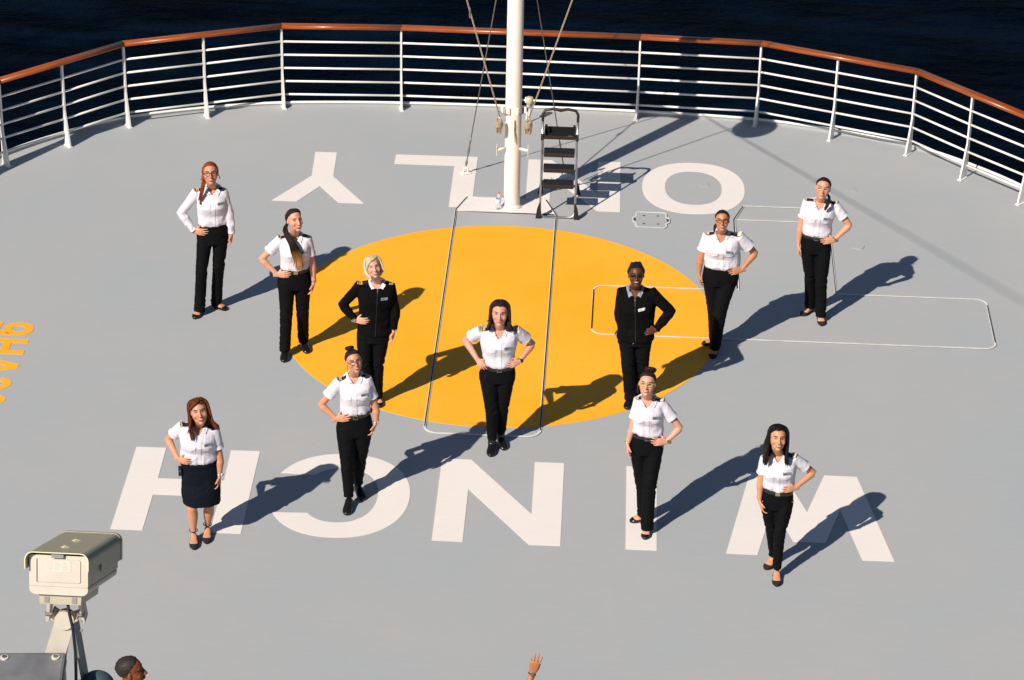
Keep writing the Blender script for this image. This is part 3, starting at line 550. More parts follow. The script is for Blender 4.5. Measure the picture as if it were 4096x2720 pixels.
# curved sun shield: a bent sheet
def sheet(y0, y1, zs, hx=.107, zt=.076, r=.028, th=.0035):
    def half(h, z, r2): return [(h, zs)] + [(h - r2 + r2 * math.cos(rad(a)), z - r2 + r2 * math.sin(rad(a))) for a in range(0, 91, 15)]
    o1 = half(hx, zt, r); o2 = [(-x, z) for x, z in o1][::-1]; outer = o1 + o2
    i1 = half(hx - th, zt - th, r - th); i2 = [(-x, z) for x, z in i1][::-1]; inner = i1 + i2
    return lathe_prof(outer + inner[::-1], y0, y1)
b = MB(); b.add(*sheet(-.034, .115, .018)); b.add(*sheet(.1152, .335, -.012)); o = b.build('sun_shield', M['shield'], cc_)
b = MB(); b.add(*sheet(.336, .352, -.012, .1085, .0775)); b.build('shield_rim', M['shield'], cc_)
b = MB(); b.add(*sheet(-.036, -.0345, .018, .1075, .0765)); b.build('shield_edge_lit', mat('shield_edge_lit', (.66, .60, .36), .4), cc_)  # sunlit edge painted paler than the rest of the shield
for y in (.05, .17):
    tri = [(-.017, y + .012), (.017, y + .012), (0, y - .010)]
    vs = [hp_((x, yy, .0762)) for x, yy in tri] + [hp_((0.0, y + .010, .0835))]
    b = MB(); b.add(vs, [(0, 1, 2), (0, 3, 1), (1, 3, 2), (2, 3, 0)]); b.build('vent_louvre', mat('louvre', (.60, .54, .34), .4), cc_)
b = MB(); b.add(*lathe_prof(rrect(.020, .056, .070, .003), -.024, -.006)); b.build('latch', M['steel'], cc_)
b = MB(); b.add(*lathe_prof([(-.020, -.002), (.020, -.002), (.020, .001), (-.020, .001)], -.001, 0)); 
# mounting rail and yoke
b = MB(); b.add(*lathe_prof([(-.072, -.069), (.072, -.069), (.069, -.102), (-.069, -.102)], .006, .20)); b.build('mounting_block', M['shield'], cc_)
for x in (-.045, .048):
    b = MB(); b.add(*lathe_prof([(x - .008, -.078), (x + .008, -.078), (x + .008, -.098), (x - .008, -.098)], .0035, .0065)); b.build('block_slot', M['steel'], cc_)
for x in (-.05, .056):
    b = MB(); b.box((x, .055, -.150), (.012, .055, .115), Matrix.Rotation(.12 * (1 if x < 0 else -1), 3, 'Y'), .002); b.build('yoke_arm', M['housing'], cc_)
    b = MB(); b.tube([(x - .012, .030, -.175), (x + .012, .030, -.175)], .008, 8); b.build('bolt', M['steel'], cc_)
vs = []; fs = []
for j in range(9):
    a = rad(200 + 140 * j / 8); 
    for rr in (.050, .044):
        for y in (.012, .085): vs.append((.003 + rr * math.cos(a), y, -.172 + rr * .62 * math.sin(a)))
for j in range(8):
    o0 = 4 * j
    for q4 in ((0, 1, 5, 4), (2, 6, 7, 3), (0, 4, 6, 2), (1, 3, 7, 5)): fs.append(tuple(o0 + x for x in q4))
b = MB(); b.add(vs, fs); b.tube([(.003, .01, -.188), (.003, .05, -.200)], .032, 16); b.build('cradle', M['housing'], cc_)
b = MB(); vs = []
for (cx, cy, cz) in ((.004, .045, -.195), (-.028, .02, -.30), (-.05, .005, -.42), (-.06, .0, -.72)):
    for sx_, sy_ in ((-1, -1), (1, -1), (1, 1), (-1, 1)): vs.append((cx + sx_ * .034, cy + sy_ * .030, cz))
fs = [(3, 2, 1, 0), (12, 13, 14, 15)] + [(4 * i + k, 4 * i + (k + 1) % 4, 4 * i + 4 + (k + 1) % 4, 4 * i + 4 + k) for i in range(3) for k in range(4)]
b.add(vs, fs); b.build('bracket_arm', M['housing'], cc_)
b = MB(); b.box((.042, .045, -.32), (.010, .075, .24), Matrix.Rotation(-.1, 3, 'Y'), .003); b.tube([(.045, .03, -.235), (.058, .03, -.235)], .005, 6); b.build('side_plate', mat('side_plate', (.20, .23, .24), .5), cc_)
b = MB(); b.tube(spline([(.022, -.01, -.098), (.030, -.03, -.13), (.040, -.04, -.18), (.043, -.04, -.24), (.042, -.03, -.30), (.035, -.02, -.45)], 20), .0052, 10); b.build('cable', M['rubber'], cc_, smooth=True)

# grey junction box
O2 = O + Vector((-.092, -.150, -.352))
jb = empty('junction_box', O2, 'grey metal junction box with two screws in its lid, in the bottom left corner', 'box')
M['boxgrey'] = mat('box_grey', (0.19, 0.19, 0.195), 0.38, spec=.6, mottle=(11, .8, (0.11, 0.112, 0.12)), bump=(60, .2, .002))
RB = Matrix.Rotation(rad(5), 3, 'Z') @ Matrix.Rotation(rad(4), 3, 'X')
b = MB(); b.box(RB @ Vector((0, 0, .045)), (.232, .22, .045), RB, .010); b.build('lid', M['boxgrey'], jb)
b = MB(); b.box(RB @ Vector((.004, 0, -.04)), (.215, .205, .125), RB, .008); b.build('box_body', M['boxgrey'], jb)
for x in (-.083, .083):
    for y in (.078, -.078):
        b = MB(); p = RB @ Vector((x, y, .0675)); up_ = RB @ Vector((0, 0, 1)); b.tube([p, p + up_ * .004], .0135, 18); b.build('screw_washer', mat('washer_white', (.66, .62, .54), .35), jb)
        b = MB(); b.tube([p + up_ * .0042, p + up_ * .008], .0075, 12); b.build('screw', M['steel'], jb)
b = MB(); b.tube([(0, 0, -.1), (0, 0, -.50)], .035, 14); b.build('stem', M['boxgrey'], jb)
# flood lamp beside the bracket
fl = empty('flood_lamp', O + Vector((.098, .02, -.455)), 'blue grey round lamp casing half hidden behind the junction box, at the bottom edge', 'lamp')
M['lampblue'] = mat('lamp_blue', (0.055, 0.085, 0.11), 0.5)
vs = []; fs = []
for i in range(9):
    for k in range(24): a = PI / 2 * i / 8; vs.append((.060 * math.sin(a) * math.cos(2 * PI * k / 24), .060 * math.sin(a) * math.sin(2 * PI * k / 24), .060 * math.cos(a)))
for i in range(8):
    for k in range(24): fs.append((i * 24 + k, i * 24 + (k + 1) % 24, (i + 1) * 24 + (k + 1) % 24, (i + 1) * 24 + k))
b = MB(); b.add(vs, fs); b.build('casing', M['lampblue'], fl, smooth=True)
b = MB(); b.tube([(-.040, -.062, .012), (-.036, -.02, .030)], .026, 20); b.build('bezel', mat('bezel', (.035, .042, .05), .4), fl)
b = MB(); b.tube([(-.0405, -.0645, .0115), (-.040, -.063, .012)], .015, 16); b.build('lens', M['rubber'], fl)
b = MB(); b.tube([(0, 0, .0), (0, 0, -.32)], .03, 12); b.build('stem', M['boxgrey'], fl)

# ================================================================== PEOPLE
def remesh(me, vox, smooth=2, fac=.5):
    o = bpy.data.objects.new('tmp_shape', me); col.objects.link(o)
    r = o.modifiers.new('r', 'REMESH'); r.mode = 'VOXEL'; r.voxel_size = vox; r.use_smooth_shade = True
    if smooth:
        s_ = o.modifiers.new('s', 'SMOOTH'); s_.factor = fac; s_.iterations = smooth
    dg = bpy.context.evaluated_depsgraph_get(); dg.update()
    out = bpy.data.meshes.new_from_object(o.evaluated_get(dg))
    bpy.data.objects.remove(o); return out
def raw(mb):
    me = bpy.data.meshes.new('raw'); me.from_pydata(mb.v, [], mb.f); me.update()
    bm = bmesh.new(); bm.from_mesh(me); bmesh.ops.recalc_face_normals(bm, faces=bm.faces); bm.to_mesh(me); bm.free(); return me
def coords(me):
    a = np.empty(len(me.vertices) * 3); me.vertices.foreach_get('co', a); return a.reshape(-1, 3)
def normals(me):
    a = np.empty(len(me.vertices) * 3); me.vertices.foreach_get('normal', a); return a.reshape(-1, 3)
def setco(me, a): me.vertices.foreach_set('co', a.reshape(-1)); me.update()
def wrinkle(me, amp, sc, seed, zs=1.0, mask=None):
    co = coords(me); nn = normals(me); out = co.copy()
    for i in range(len(co)):
        p = Vector((co[i, 0] * sc + seed, co[i, 1] * sc, co[i, 2] * sc * zs))
        d = 1 - abs(noise.noise(p)) * 2.2 + .35 * noise.noise(p * 2.3)
        k = amp * (d - .45)
        if mask is not None: k *= mask(co[i])
        out[i] += nn[i] * k
    setco(me, out)
def ellring(c, U, V, a, bf, bb, n=28, p=2.2):
    """oval ring, a half width, bf front depth (towards V), bb back depth"""
    out = []
    for k in range(n):
        t = 2 * PI * k / n; x = math.cos(t); y = math.sin(t)
        x_ = abs(x) ** (2 / p) * (1 if x >= 0 else -1); y_ = abs(y) ** (2 / p) * (1 if y >= 0 else -1)
        out.append(Vector(c) + U * (a * x_) + V * ((bf if y >= 0 else bb) * y_))
    return out
def loft(rings):
    n = len(rings[0]); vs = [p for r_ in rings for p in r_]; fs = []
    for i in range(len(rings) - 1):
        for k in range(n): fs.append((i * n + k, i * n + (k + 1) % n, (i + 1) * n + (k + 1) % n, (i + 1) * n + k))
    fs.append(tuple(range(n - 1, -1, -1))); fs.append(tuple((len(rings) - 1) * n + k for k in range(n)))
    return vs, fs
def ellipsoid(c, r, R=None, n=12, mseg=16):
    vs = []; fs = []; c = Vector(c)
    for i in range(n + 1):
        a = PI * i / n
        for k in range(mseg):
            v = Vector((r[0] * math.sin(a) * math.cos(2 * PI * k / mseg), r[1] * math.sin(a) * math.sin(2 * PI * k / mseg), r[2] * math.cos(a)))
            vs.append(c + (R @ v if R is not None else v))
    for i in range(n):
        for k in range(mseg): fs.append((i * mseg + k, (i + 1) * mseg + k, (i + 1) * mseg + (k + 1) % mseg, i * mseg + (k + 1) % mseg))
    return vs, fs
def skin_mat(name, base, lip, brow, teeth=True, iris=(.05, .025, .012), shades=False):
    base = (base[0] * .92, base[1] * .79, base[2] * .69); q = NB(name); at = q.node('ShaderNodeAttribute'); at.attribute_name = 'hc'; V = at.outputs['Vector']
    sp = q.node('ShaderNodeSeparateXYZ'); q.link(V, sp.inputs[0]); X, Y, Z = sp.outputs
    ax = q.math('ABSOLUTE', X)
    front = q.math('GREATER_THAN', Y, 0.035)
    def ell(x, z, cx, cz, rx, rz, soft=.25):
        d = q.math('SQRT', q.math('ADD', q.math('POWER', q.math('DIVIDE', q.math('SUBTRACT', x, cx), rx), 2.0), q.math('POWER', q.math('DIVIDE', q.math('SUBTRACT', z, cz), rz), 2.0)))
        return q.math('MULTIPLY', q.rng(d, 1 - soft, 1 + soft, 1, 0), front)
    tc = q.node('ShaderNodeTexCoord'); nz = q.noise(tc.outputs['Object'], 35, 4, .6)
    c = q.mix(q.rng(nz, .35, .65, 0, .3), base, (base[0] * .9, base[1] * .78, base[2] * .72))
    c = q.mix(q.math('MULTIPLY', ell(ax, Z, .040, -.028, .026, .022, .8), .35), c, (min(1, base[0] * 1.0), base[1] * .68, base[2] * .62))
    c = q.mix(q.math('MULTIPLY', ell(ax, Z, 0.0, -.028, .016, .014, .8), .3), c, (base[0], base[1] * .68, base[2] * .62))
    # eyebrow: slightly slanted
    zb = q.math('SUBTRACT', Z, q.math('MULTIPLY', q.math('SUBTRACT', .018, q.math('ABSOLUTE', q.math('SUBTRACT', ax, .036))), .25))
    c = q.mix(ell(ax, zb, .035, .0285, .020, .0046), c, brow)
    c = q.mix(q.math('MULTIPLY', ell(ax, Z, .033, .013, .019, .011, .5), .35), c, (base[0] * .6, base[1] * .48, base[2] * .42))
    c = q.mix(ell(ax, Z, .0325, .0075, .0155, .0058), c, (.030, .015, .010))
    c = q.mix(ell(ax, Z, .0325, .0062, .0110, .0024), c, (.40, .33, .30))
    c = q.mix(ell(ax, Z, .0325, .0066, .0050, .0036, .1), c, iris)
    # smile: lips curve upward to the corners
    zl = q.math('SUBTRACT', Z, q.math('MULTIPLY', q.math('MULTIPLY', X, X), 9.0))
    c = q.mix(ell(X, zl, 0, -.0612, .0245, .0085), c, lip)
    if teeth:
        c = q.mix(ell(X, zl, 0, -.0600, .0225, .0050), c, (.10, .025, .02))
        c = q.mix(ell(X, zl, 0, -.0592, .0185, .0034), c, (.58, .50, .44))
    else:
        c = q.mix(ell(X, zl, 0, -.0605, .022, .0012), c, (.08, .02, .02))
    q.link(c, q.b.inputs['Base Color']); q.b.inputs['Roughness'].default_value = .48; q.b.inputs['Specular IOR Level'].default_value = .4
    q.b.inputs['Subsurface Weight'].default_value = .12; q.b.inputs['Subsurface Radius'].default_value = (.6, .25, .12); q.b.inputs['Subsurface Scale'].default_value = .02
    q.bump(nz, .15, .002)
    return q.m
def hair_mat(name, c1, c2, c3=None, z0=0, z1=1):
    q = NB(name); tc = q.node('ShaderNodeTexCoord'); at = q.node('ShaderNodeAttribute'); at.attribute_name = 'lk'
    n = q.noise(at.outputs['Vector'], 9, 4, .6)
    c = q.mix(q.rng(n, .3, .7, 0, 1), c1, c2)
    if c3:
        sp = q.node('ShaderNodeSeparateXYZ'); q.link(tc.outputs['Object'], sp.inputs[0])
        c = q.mix(q.rng(sp.outputs[2], z0, z1, 0, 1), c, c3)
    q.link(c, q.b.inputs['Base Color']); q.b.inputs['Roughness'].default_value = .5; q.b.inputs['Specular IOR Level'].default_value = .16
    q.bump(q.noise(q.scale(tc.outputs['Object'], (240, 240, 40)), 1.0, 3, .6), .5, .003)
    return q.m
def cloth_mat(name, base, sc=900, rough=.85, big=14, amt=.35, dist=.012, sheen=0):
    q = NB(name); tc = q.node('ShaderNodeTexCoord'); V = tc.outputs['Object']
    q.b.inputs['Base Color'].default_value = (*base, 1); q.b.inputs['Roughness'].default_value = rough; q.b.inputs['Specular IOR Level'].default_value = .10
    q.b.inputs['Sheen Weight'].default_value = sheen
    w_ = q.noise(q.scale(V, (1.0, 1.0, .55)), big, 3, .5); r_ = q.math('ABSOLUTE', q.math('SUBTRACT', w_, .5))
    q.bump(q.math('ADD', q.math('MULTIPLY', r_, -2.0), q.math('MULTIPLY', q.noise(V, big * 4, 3), .12)), amt, dist)
    return q.m
M['shirt'] = cloth_mat('white_cotton', (.66, .615, .665), big=9, amt=.5, dist=.016)
M['shirt2'] = cloth_mat('white_cotton_facing', (.74, .70, .74), amt=.2, dist=.01)
M['trous'] = cloth_mat('black_wool', (.0035, .0035, .0045), amt=.4, dist=.012, rough=.8)
M['navy'] = cloth_mat('navy_wool', (.0045, .0065, .012), amt=.5, dist=.015, rough=.8)
M['knit'] = cloth_mat('black_knit', (.0035, .0030, .0030), amt=.45, dist=.02, rough=.95)
M['shoe'] = mat('black_leather', (.008, .008, .008), .25)
M['suede'] = mat('black_suede', (.008, .008, .009), .9)
M['belt'] = mat('black_belt', (.014, .012, .012), .4)
M['gold'] = mat('gold_braid', (.82, .58, .23), .5, metal=0, bump=(500, .4, .001))
M['paleb'] = mat('pale_braid', (.68, .60, .52), .5)
M['board'] = mat('epaulette_black', (.008, .008, .012), .8)
M['badge'] = mat('badge_silver', (.24, .26, .265), .45, metal=.2)
M['badgew'] = mat('badge_white', (.72, .72, .68), .4)
M['badgeb'] = mat('badge_blue', (.08, .35, .45), .4)
M['badgeink'] = mat('badge_ink', (.05, .06, .08), .5)
M['glass'] = None
q = NB('clear_lens'); q.b.inputs['Base Color'].default_value = (1, 1, 1, 1); q.b.inputs['Roughness'].default_value = .02; q.b.inputs['Transmission Weight'].default_value = 1; q.b.inputs['IOR'].default_value = 1.01; q.b.inputs['Alpha'].default_value = .12
M['lens'] = q.m
M['darklens'] = mat('dark_lens', (.006, .005, .005), .08)
M['goldm'] = mat('gold_metal', (.75, .55, .20), .28, metal=1)
M['silverm'] = mat('silver_metal', (.70, .69, .66), .25, metal=1)

def hand(mb, Wp, T, N, S, curl=.5, sc=1.0, spread=.0, ext=None, thumb_in=False):
    Wp, T, N, S = map(Vector, (Wp, T, N, S)); D = (T - Wp).normalized(); N = (N - D * N.dot(D)).normalized(); S2 = D.cross(N)
    if S2.dot(S) < 0: S2 = -S2
    S = S2
    def ring(d, a, t): return ellring(Wp + D * (d * sc), S, N, a * sc, t * sc, t * sc, 14, 2.4)
    mb.add(*loft([ring(-.045, .025, .021), ring(-.01, .026, .019), ring(.02, .032, .017), ring(.055, .040, .016), ring(.082, .041, .014), ring(.094, .036, .011)]))
    for i, (off, ln, dd) in enumerate(((.030, .068, .084), (.010, .077, .090), (-.010, .071, .087), (-.029, .055, .078))):
        c_ = curl + .1 * i; 
        if ext is not None: c_ = ext[i]
        P = Wp + D * (dd * sc) + S * (off * sc); d = (D + S * (off * spread * 10)).normalized(); pts = [P - d * .02 * sc, P]; a = .25 * c_
        for k, f in enumerate((.42, .31, .27)):
            dk = (d * math.cos(a) - N * math.sin(a)).normalized(); P = P + dk * (ln * f * sc); pts.append(P.copy()); a += c_ * .8
        mb.tube(pts, [.0085 * sc, .0088 * sc, .0080 * sc, .0072 * sc, .0052 * sc], 8, cap=True)
    P = Wp + D * (.022 * sc) + S * (.024 * sc)
    t1 = (D * .62 + S * .70 - N * .30).normalized(); t2 = (D * .85 + S * .28 - N * .45).normalized()
    if thumb_in: t1 = (D * .85 + S * .30 - N * .25).normalized(); t2 = (D * .55 - S * .55 - N * .6).normalized()
    mb.tube([P - t1 * .012 * sc, P + t1 * .028 * sc, P + t1 * .05 * sc + t2 * .004, P + t1 * .05 * sc + t2 * .030 * sc], [.012 * sc, .0125 * sc, .0095 * sc, .006 * sc], 8)

def drape(tree, pts_uv, frame, name, mt, parent, off=.004, th=.003, mi=None, n_u=8, n_v=4, push=None):
    """a flat patch given by a grid in the (u, v) plane, laid on the surface hit along -dir"""
    org, U, V, D = frame
    (u0, v0), (u1, v1), (u2, v2), (u3, v3) = pts_uv       # corners, round the patch
    vs = []; miss = 0
    for j in range(n_v + 1):
        for i in range(n_u + 1):
            s, t = i / n_u, j / n_v
            u = (1 - t) * ((1 - s) * u0 + s * u1) + t * ((1 - s) * u3 + s * u2); v = (1 - t) * ((1 - s) * v0 + s * v1) + t * ((1 - s) * v3 + s * v2)
            p = org + U * u + V * v + D * .6
            h = tree.ray_cast(p, -D)
            if h[0] is None:
                h = tree.find_nearest(org + U * u + V * v)
            vs.append(h[0] + D * off)
    # light smoothing so that the patch lies stiffly
    g = np.array([tuple(v) for v in vs]).reshape(n_v + 1, n_u + 1, 3)
    for _ in range(3):
        h_ = g.copy(); h_[:, 1:-1] = (g[:, :-2] + g[:, 2:] + g[:, 1:-1] * 2) / 4; g = h_
    vs = [Vector(v) for v in g.reshape(-1, 3)]
    n = len(vs); W = n_u + 1; fs = []; mis = []
    for j in range(n_v):
        for i in range(n_u):
            a = j * W + i; fs.append((a, a + 1, a + W + 1, a + W)); mis.append(mi(i / n_u, j / n_v) if mi else 0)
    top = [v + D * th for v in vs]; allv = top + vs
    k = len(fs)
    for f in list(fs): fs.append(tuple(x + n for x in reversed(f))); mis.append(0)
    rim = [i for i in range(W)] + [j * W + n_u for j in range(1, n_v + 1)] + [n_v * W + i for i in range(n_u - 1, -1, -1)] + [j * W for j in range(n_v - 1, 0, -1)]
    for a, c in zip(rim, rim[1:] + rim[:1]): fs.append((a, a + n, c + n, c)); mis.append(0)
    return mesh_obj(name, allv, fs, mt, parent, smooth=False, mi=mis)

def head_frame(d, pitch, yaw, roll):
    n = Vector(d['n']); l = Vector(d['l']); z = Vector((0, 0, 1))
    F = (n * math.cos(rad(yaw)) + l * math.sin(rad(yaw))); X = (l * math.cos(rad(yaw)) - n * math.sin(rad(yaw)))
    F2 = F * math.cos(rad(pitch)) + z * math.sin(rad(pitch)); U2 = z * math.cos(rad(pitch)) - F * math.sin(rad(pitch))
    X3 = X * math.cos(rad(roll)) + U2 * math.sin(rad(roll)); U3 = U2 * math.cos(rad(roll)) - X * math.sin(rad(roll))
    # lateral x to image right, y forward, z up
    return Matrix((X3, F2, U3)).transposed()

def locks(mb, lk, paths, r0=.009, flat=.55, seg=6, rnd=None, n=14):
    """tapered strands; each path is a list of points"""
    for p in paths:
        P = spline(p, n); k = len(mb.v)
        rr = [r0 * (.55 + .6 * math.sin(PI * min(1, (i + 1.2) / n) ** .8)) if i < n - 1 else r0 * .12 for i in range(n)]
        if rnd: s_ = rnd.uniform(.7, 1.25); rr = [x * s_ for x in rr]
        mb.tube([tuple(x) for x in P], rr, seg, [x * flat for x in rr])
        q_ = rnd.random() * 50 if rnd else 0
        lk += [(q_, q_ * .3, 0)] * (len(mb.v) - k)

CR = Vector((0, -.015, .035)); CRR = (.076, .098, .085)
def hairline(az):
    """lowest elevation (degrees) at which hair grows, by azimuth from the front"""
    return float(np.interp(abs(az), [0, 25, 50, 75, 95, 120, 180], [43, 42, 33, 12, -14, -42, -48]))
def scalp(az, el, k=1.0):
    a, e = rad(az), rad(el)
    return Vector((CR.x + CRR[0] * k * math.cos(e) * math.sin(a), CR.y + CRR[1] * k * math.cos(e) * math.cos(a), CR.z + CRR[2] * k * math.sin(e)))
def cap_shape(mb, lk, low=0, thick=1.09, part=None, rnd=None, bump_=0.0):
    vs = []; fs = []; nu, nv = 96, 72
    for j in range(nv + 1):
        el = 90 - 180 * j / nv
        for i in range(nu):
            az = -180 + 360 * i / nu
            h = hairline(az) - low; t = max(0, min(1, (el - h + 1.5) / 4.0)); t = t * t * (3 - 2 * t)
            k = .93 + (thick - .93) * t
            if bump_ and t > .5: k += bump_ * (math.sin(az * .35) ** 2)
            vs.append(scalp(az, el, k))
    for j in range(nv):
        for i in range(nu): fs.append((j * nu + i, (j + 1) * nu + i, (j + 1) * nu + (i + 1) % nu, j * nu + (i + 1) % nu))
    k0 = len(mb.v); mb.add(vs, fs); lk += [(v.x * 30, v.z * 2, 1) for v in vs]

def hair_style(style, rnd):
    """geometry in head coordinates: x image right, y forward, z up"""
    mb = MB(); lk = []
    R_ = rnd.uniform
    def over(az0, az1, el0, gather, k=1.09, n=34, r0=.007):
        ps = []
        for i in range(n):
            az = az0 + (az1 - az0) * (i + .5) / n + R_(-2, 2); st = scalp(az, hairline(az) + 1, 1.03); mid = scalp(az * 1.05, min(85, hairline(az) + 30), k) if abs(az) < 80 else scalp(az * 1.15, hairline(az) + 18, k)
            g = Vector(gather) + Vector((R_(-.01, .01), R_(-.01, .01), R_(-.01, .01)))
            m2 = mid.lerp(g, .5); dd = m2 - CR; s_ = k * 1.0 / math.sqrt((dd.x / CRR[0]) ** 2 + (dd.y / CRR[1]) ** 2 + (dd.z / CRR[2]) ** 2)
            m2 = CR + dd * s_
            ps.append([tuple(st), tuple(mid), tuple(m2), tuple(g)])
        locks(mb, lk, ps, r0, .6, 6, rnd, 12)
    def fall(side, n, z_end, x_end, y_rng=(.02, -.09), part_x=0.0, r0=.0105, front=.055, flick=0.0):
        ps = []
        for i in range(n):
            f = (i + .5) / n; y0 = .055 - .13 * f
            top = Vector((part_x + side * .004, CR.y + .085 - .15 * f, 0)); zz = 1 - ((top.y - CR.y) / CRR[1]) ** 2 - (top.x / CRR[0]) ** 2; top.z = CR.z + CRR[2] * 1.07 * math.sqrt(max(.05, zz)) + .004
            az = 66 + 92 * f; s1 = scalp(side * az, 50 - 8 * f, 1.14); s2 = scalp(side * (az + 8), 14, 1.17 + R_(-.01, .03))
            if f < .25: s2.x += side * .004
            s3 = Vector((side * (.092 + .01 * R_(-1, 1)), s2.y * .9 + .0, -.05)); 
            xe = side * (x_end + R_(-.018, .018)); ye = y_rng[0] + (y_rng[1] - y_rng[0]) * f + R_(-.012, .012)
            s4 = Vector(((s3.x + xe) / 2, (s3.y + ye) / 2, (z_end - .05) / 2)); e = Vector((xe + flick * side, ye, z_end + R_(-.025, .025)))
            ps.append([tuple(top), tuple(s1), tuple(s2), tuple(s3), tuple(s4), tuple(e)])
        locks(mb, lk, ps, r0, .5, 6, rnd, 16)
    if style == 'braid':
        cap_shape(mb, lk, 4, 1.08); over(-100, 0, 0, (-.065, -.035, -.055), 1.10, 34); over(0, 100, 0, (.055, -.075, -.06), 1.10, 30); over(100, 180, 0, (-.02, -.1, -.07), 1.1, 10)
        P = spline([(-.070, -.03, -.060), (-.084, -.020, -.11), (-.099, -.012, -.17), (-.117, -.018, -.23), (-.130, -.038, -.285)], 23)
        for i, p in enumerate(P[:-1]):
            s_ = 1 if i % 2 else -1; k = len(mb.v); w_ = .023 - .0005 * i
            mb.add(*ellipsoid((p[0] + s_ * .009, p[1] + .006, p[2]), (w_ * .62, .016, .0215), Matrix.Rotation(-s_ * .55, 3, 'Y'), 8, 10)); lk += [(i * 3.1, s_, 0)] * (len(mb.v) - k)
        locks(mb, lk, [[tuple(P[-2]), (P[-1][0] + R_(-.01, .01), P[-1][1] + R_(-.008, .008), P[-1][2] - .035 - R_(0, .015))] for _ in range(7)], .006, .7, 5, rnd, 6)
        locks(mb, lk, [[tuple(scalp(-s_ * 60, 45, 1.05)), (s_ * .083, .03, -.01), (s_ * .088, .03, -.05), (s_ * R_(.09, .12), .03, R_(-.06, -.04))] for s_ in (-1, 1) for _ in range(3)], .004, .6, 5, rnd, 10)
    elif style == 'pony':
        cap_shape(mb, lk, 0, 1.08); over(-180, 180, 0, (-.03, -.112, -.04), 1.095, 70)
        ps = []
        for i in range(70):
            a = R_(0, 2 * PI); q1 = math.sqrt(R_(0, 1)); ox, oy = q1 * math.cos(a), q1 * math.sin(a)
            f = lambda c, sx_, sy_: (c[0] + ox * sx_, c[1] + oy * sy_, c[2])
            endz = R_(-.06, .03)
            ps.append([f((-.04, -.11, -.04), .014, .014), f((-.085, -.085, -.085), .022, .02), f((-.098, -.01, -.155), .030, .018), f((-.080, .045, -.24), .040, .018), f((-.058, .048, -.33), .056, .016), f((-.034, .020, -.42), .052, .014), (-.030 + ox * .055 + R_(-.015, .015), -.01 + oy * .012, -.50 + endz)])
        locks(mb, lk, ps, .0085, .6, 6, rnd, 24)
        locks(mb, lk, [[(-.07, -.07, -.05), (-.11, -.06, -.08), (-.15, -.04, -.10)] for _ in range(3)], .002, .6, 4, rnd, 8)
    elif style == 'bob':
        cap_shape(mb, lk, 6, 1.08)
        fall(-1, 34, -.095, .066, (.045, -.08), .03, .0115); fall(1, 30, -.09, .066, (.035, -.08), .03, .0115)
        ps = [[(.035, .06, .105), (R_(-.01, .01), .078 + R_(0, .004), .098), (-.045, .074, .075 + R_(-.012, .01)), (-.074, .05, .03 + R_(-.01, .01)), (-.080, .035, -.02)] for _ in range(16)]
        locks(mb, lk, ps, .010, .5, 6, rnd, 14)
        locks(mb, lk, [[tuple(scalp(180 + a, 40, 1.08)), tuple(scalp(180 + a, 0, 1.12)), tuple(scalp(180 + a, -45, 1.08))] for a in range(-70, 71, 7)], .015, .5, 6, rnd, 10)
    elif style == 'shoulder':
        cap_shape(mb, lk, 5, 1.13); fall(-1, 46, -.165, .088, (.035, -.09), 0, .0115, flick=.022); fall(1, 46, -.165, .088, (.035, -.09), 0, .0115, flick=.03)
        locks(mb, lk, [[tuple(scalp(180 + a, 40, 1.08)), tuple(scalp(180 + a, 0, 1.12)), (math.sin(rad(180 + a)) * .09, -.10, -.08), (math.sin(rad(180 + a)) * .11, -.10, -.16)] for a in range(-70, 71, 6)], .014, .5, 6, rnd, 12)
        locks(mb, lk, [[(s_ * .08, .02, -.03), (s_ * .10, .02, -.06), (s_ * R_(.11, .13), .0, R_(-.11, -.07))] for s_ in (-1, 1) for _ in range(5)], .0025, .6, 4, rnd, 8)
    elif style == 'cornrow':
        cap_shape(mb, lk, 2, 1.08, bump_=.0)
        for az in range(-95, 96, 17):
            k = .0
            P = [scalp(az, hairline(az) + 2, 1.06), scalp(az * .95, hairline(az) + 25, 1.10), Vector((az * .0005, -.02, .128)), Vector((az * .0004, -.07, .105))]
            Q = spline([tuple(p) for p in P], 12)
            for i, p in enumerate(Q): k = len(mb.v); mb.add(*ellipsoid(p, (.011, .012, .0095), None, 6, 8)); lk += [(i * 2.3, az, 0)] * (len(mb.v) - k)
        for i in range(9): k = len(mb.v); mb.add(*ellipsoid((R_(-.035, .035), R_(-.06, .0), .125 + R_(-.005, .008)), (.016, .018, .013), None, 6, 8)); lk += [(i * 5, 0, 0)] * (len(mb.v) - k)
    elif style == 'back':
        cap_shape(mb, lk, 2, 1.08); over(-180, 180, 0, (-.03, -.112, -.03), 1.095, 76)
        locks(mb, lk, [[(-.03, -.11, -.03), (-.070 + R_(-.012, .012), -.10, -.06), (-.086 + R_(-.008, .008), -.075, -.09), (-.088 + R_(-.012, .012), -.06, -.125 + R_(-.02, .02))] for _ in range(22)], .009, .6, 6, rnd, 12)
    elif style == 'sidetail':
        cap_shape(mb, lk, 2, 1.08); over(-180, 180, 0, (.045, -.10, -.045), 1.095, 76)
        locks(mb, lk, [[(.045, -.10, -.045), (.082 + R_(-.008, .008), -.05, -.085), (.090 + R_(-.012, .012), .010, -.12), (.080 + R_(-.016, .016), .040, -.165), (.064 + R_(-.01, .01), .036, -.215 + R_(-.02, .02))] for _ in range(34)], .0085, .6, 6, rnd, 16)
    elif style == 'bun':
        cap_shape(mb, lk, 3, 1.08); over(-180, 180, 0, (-.005, -.05, .118), 1.09, 80)
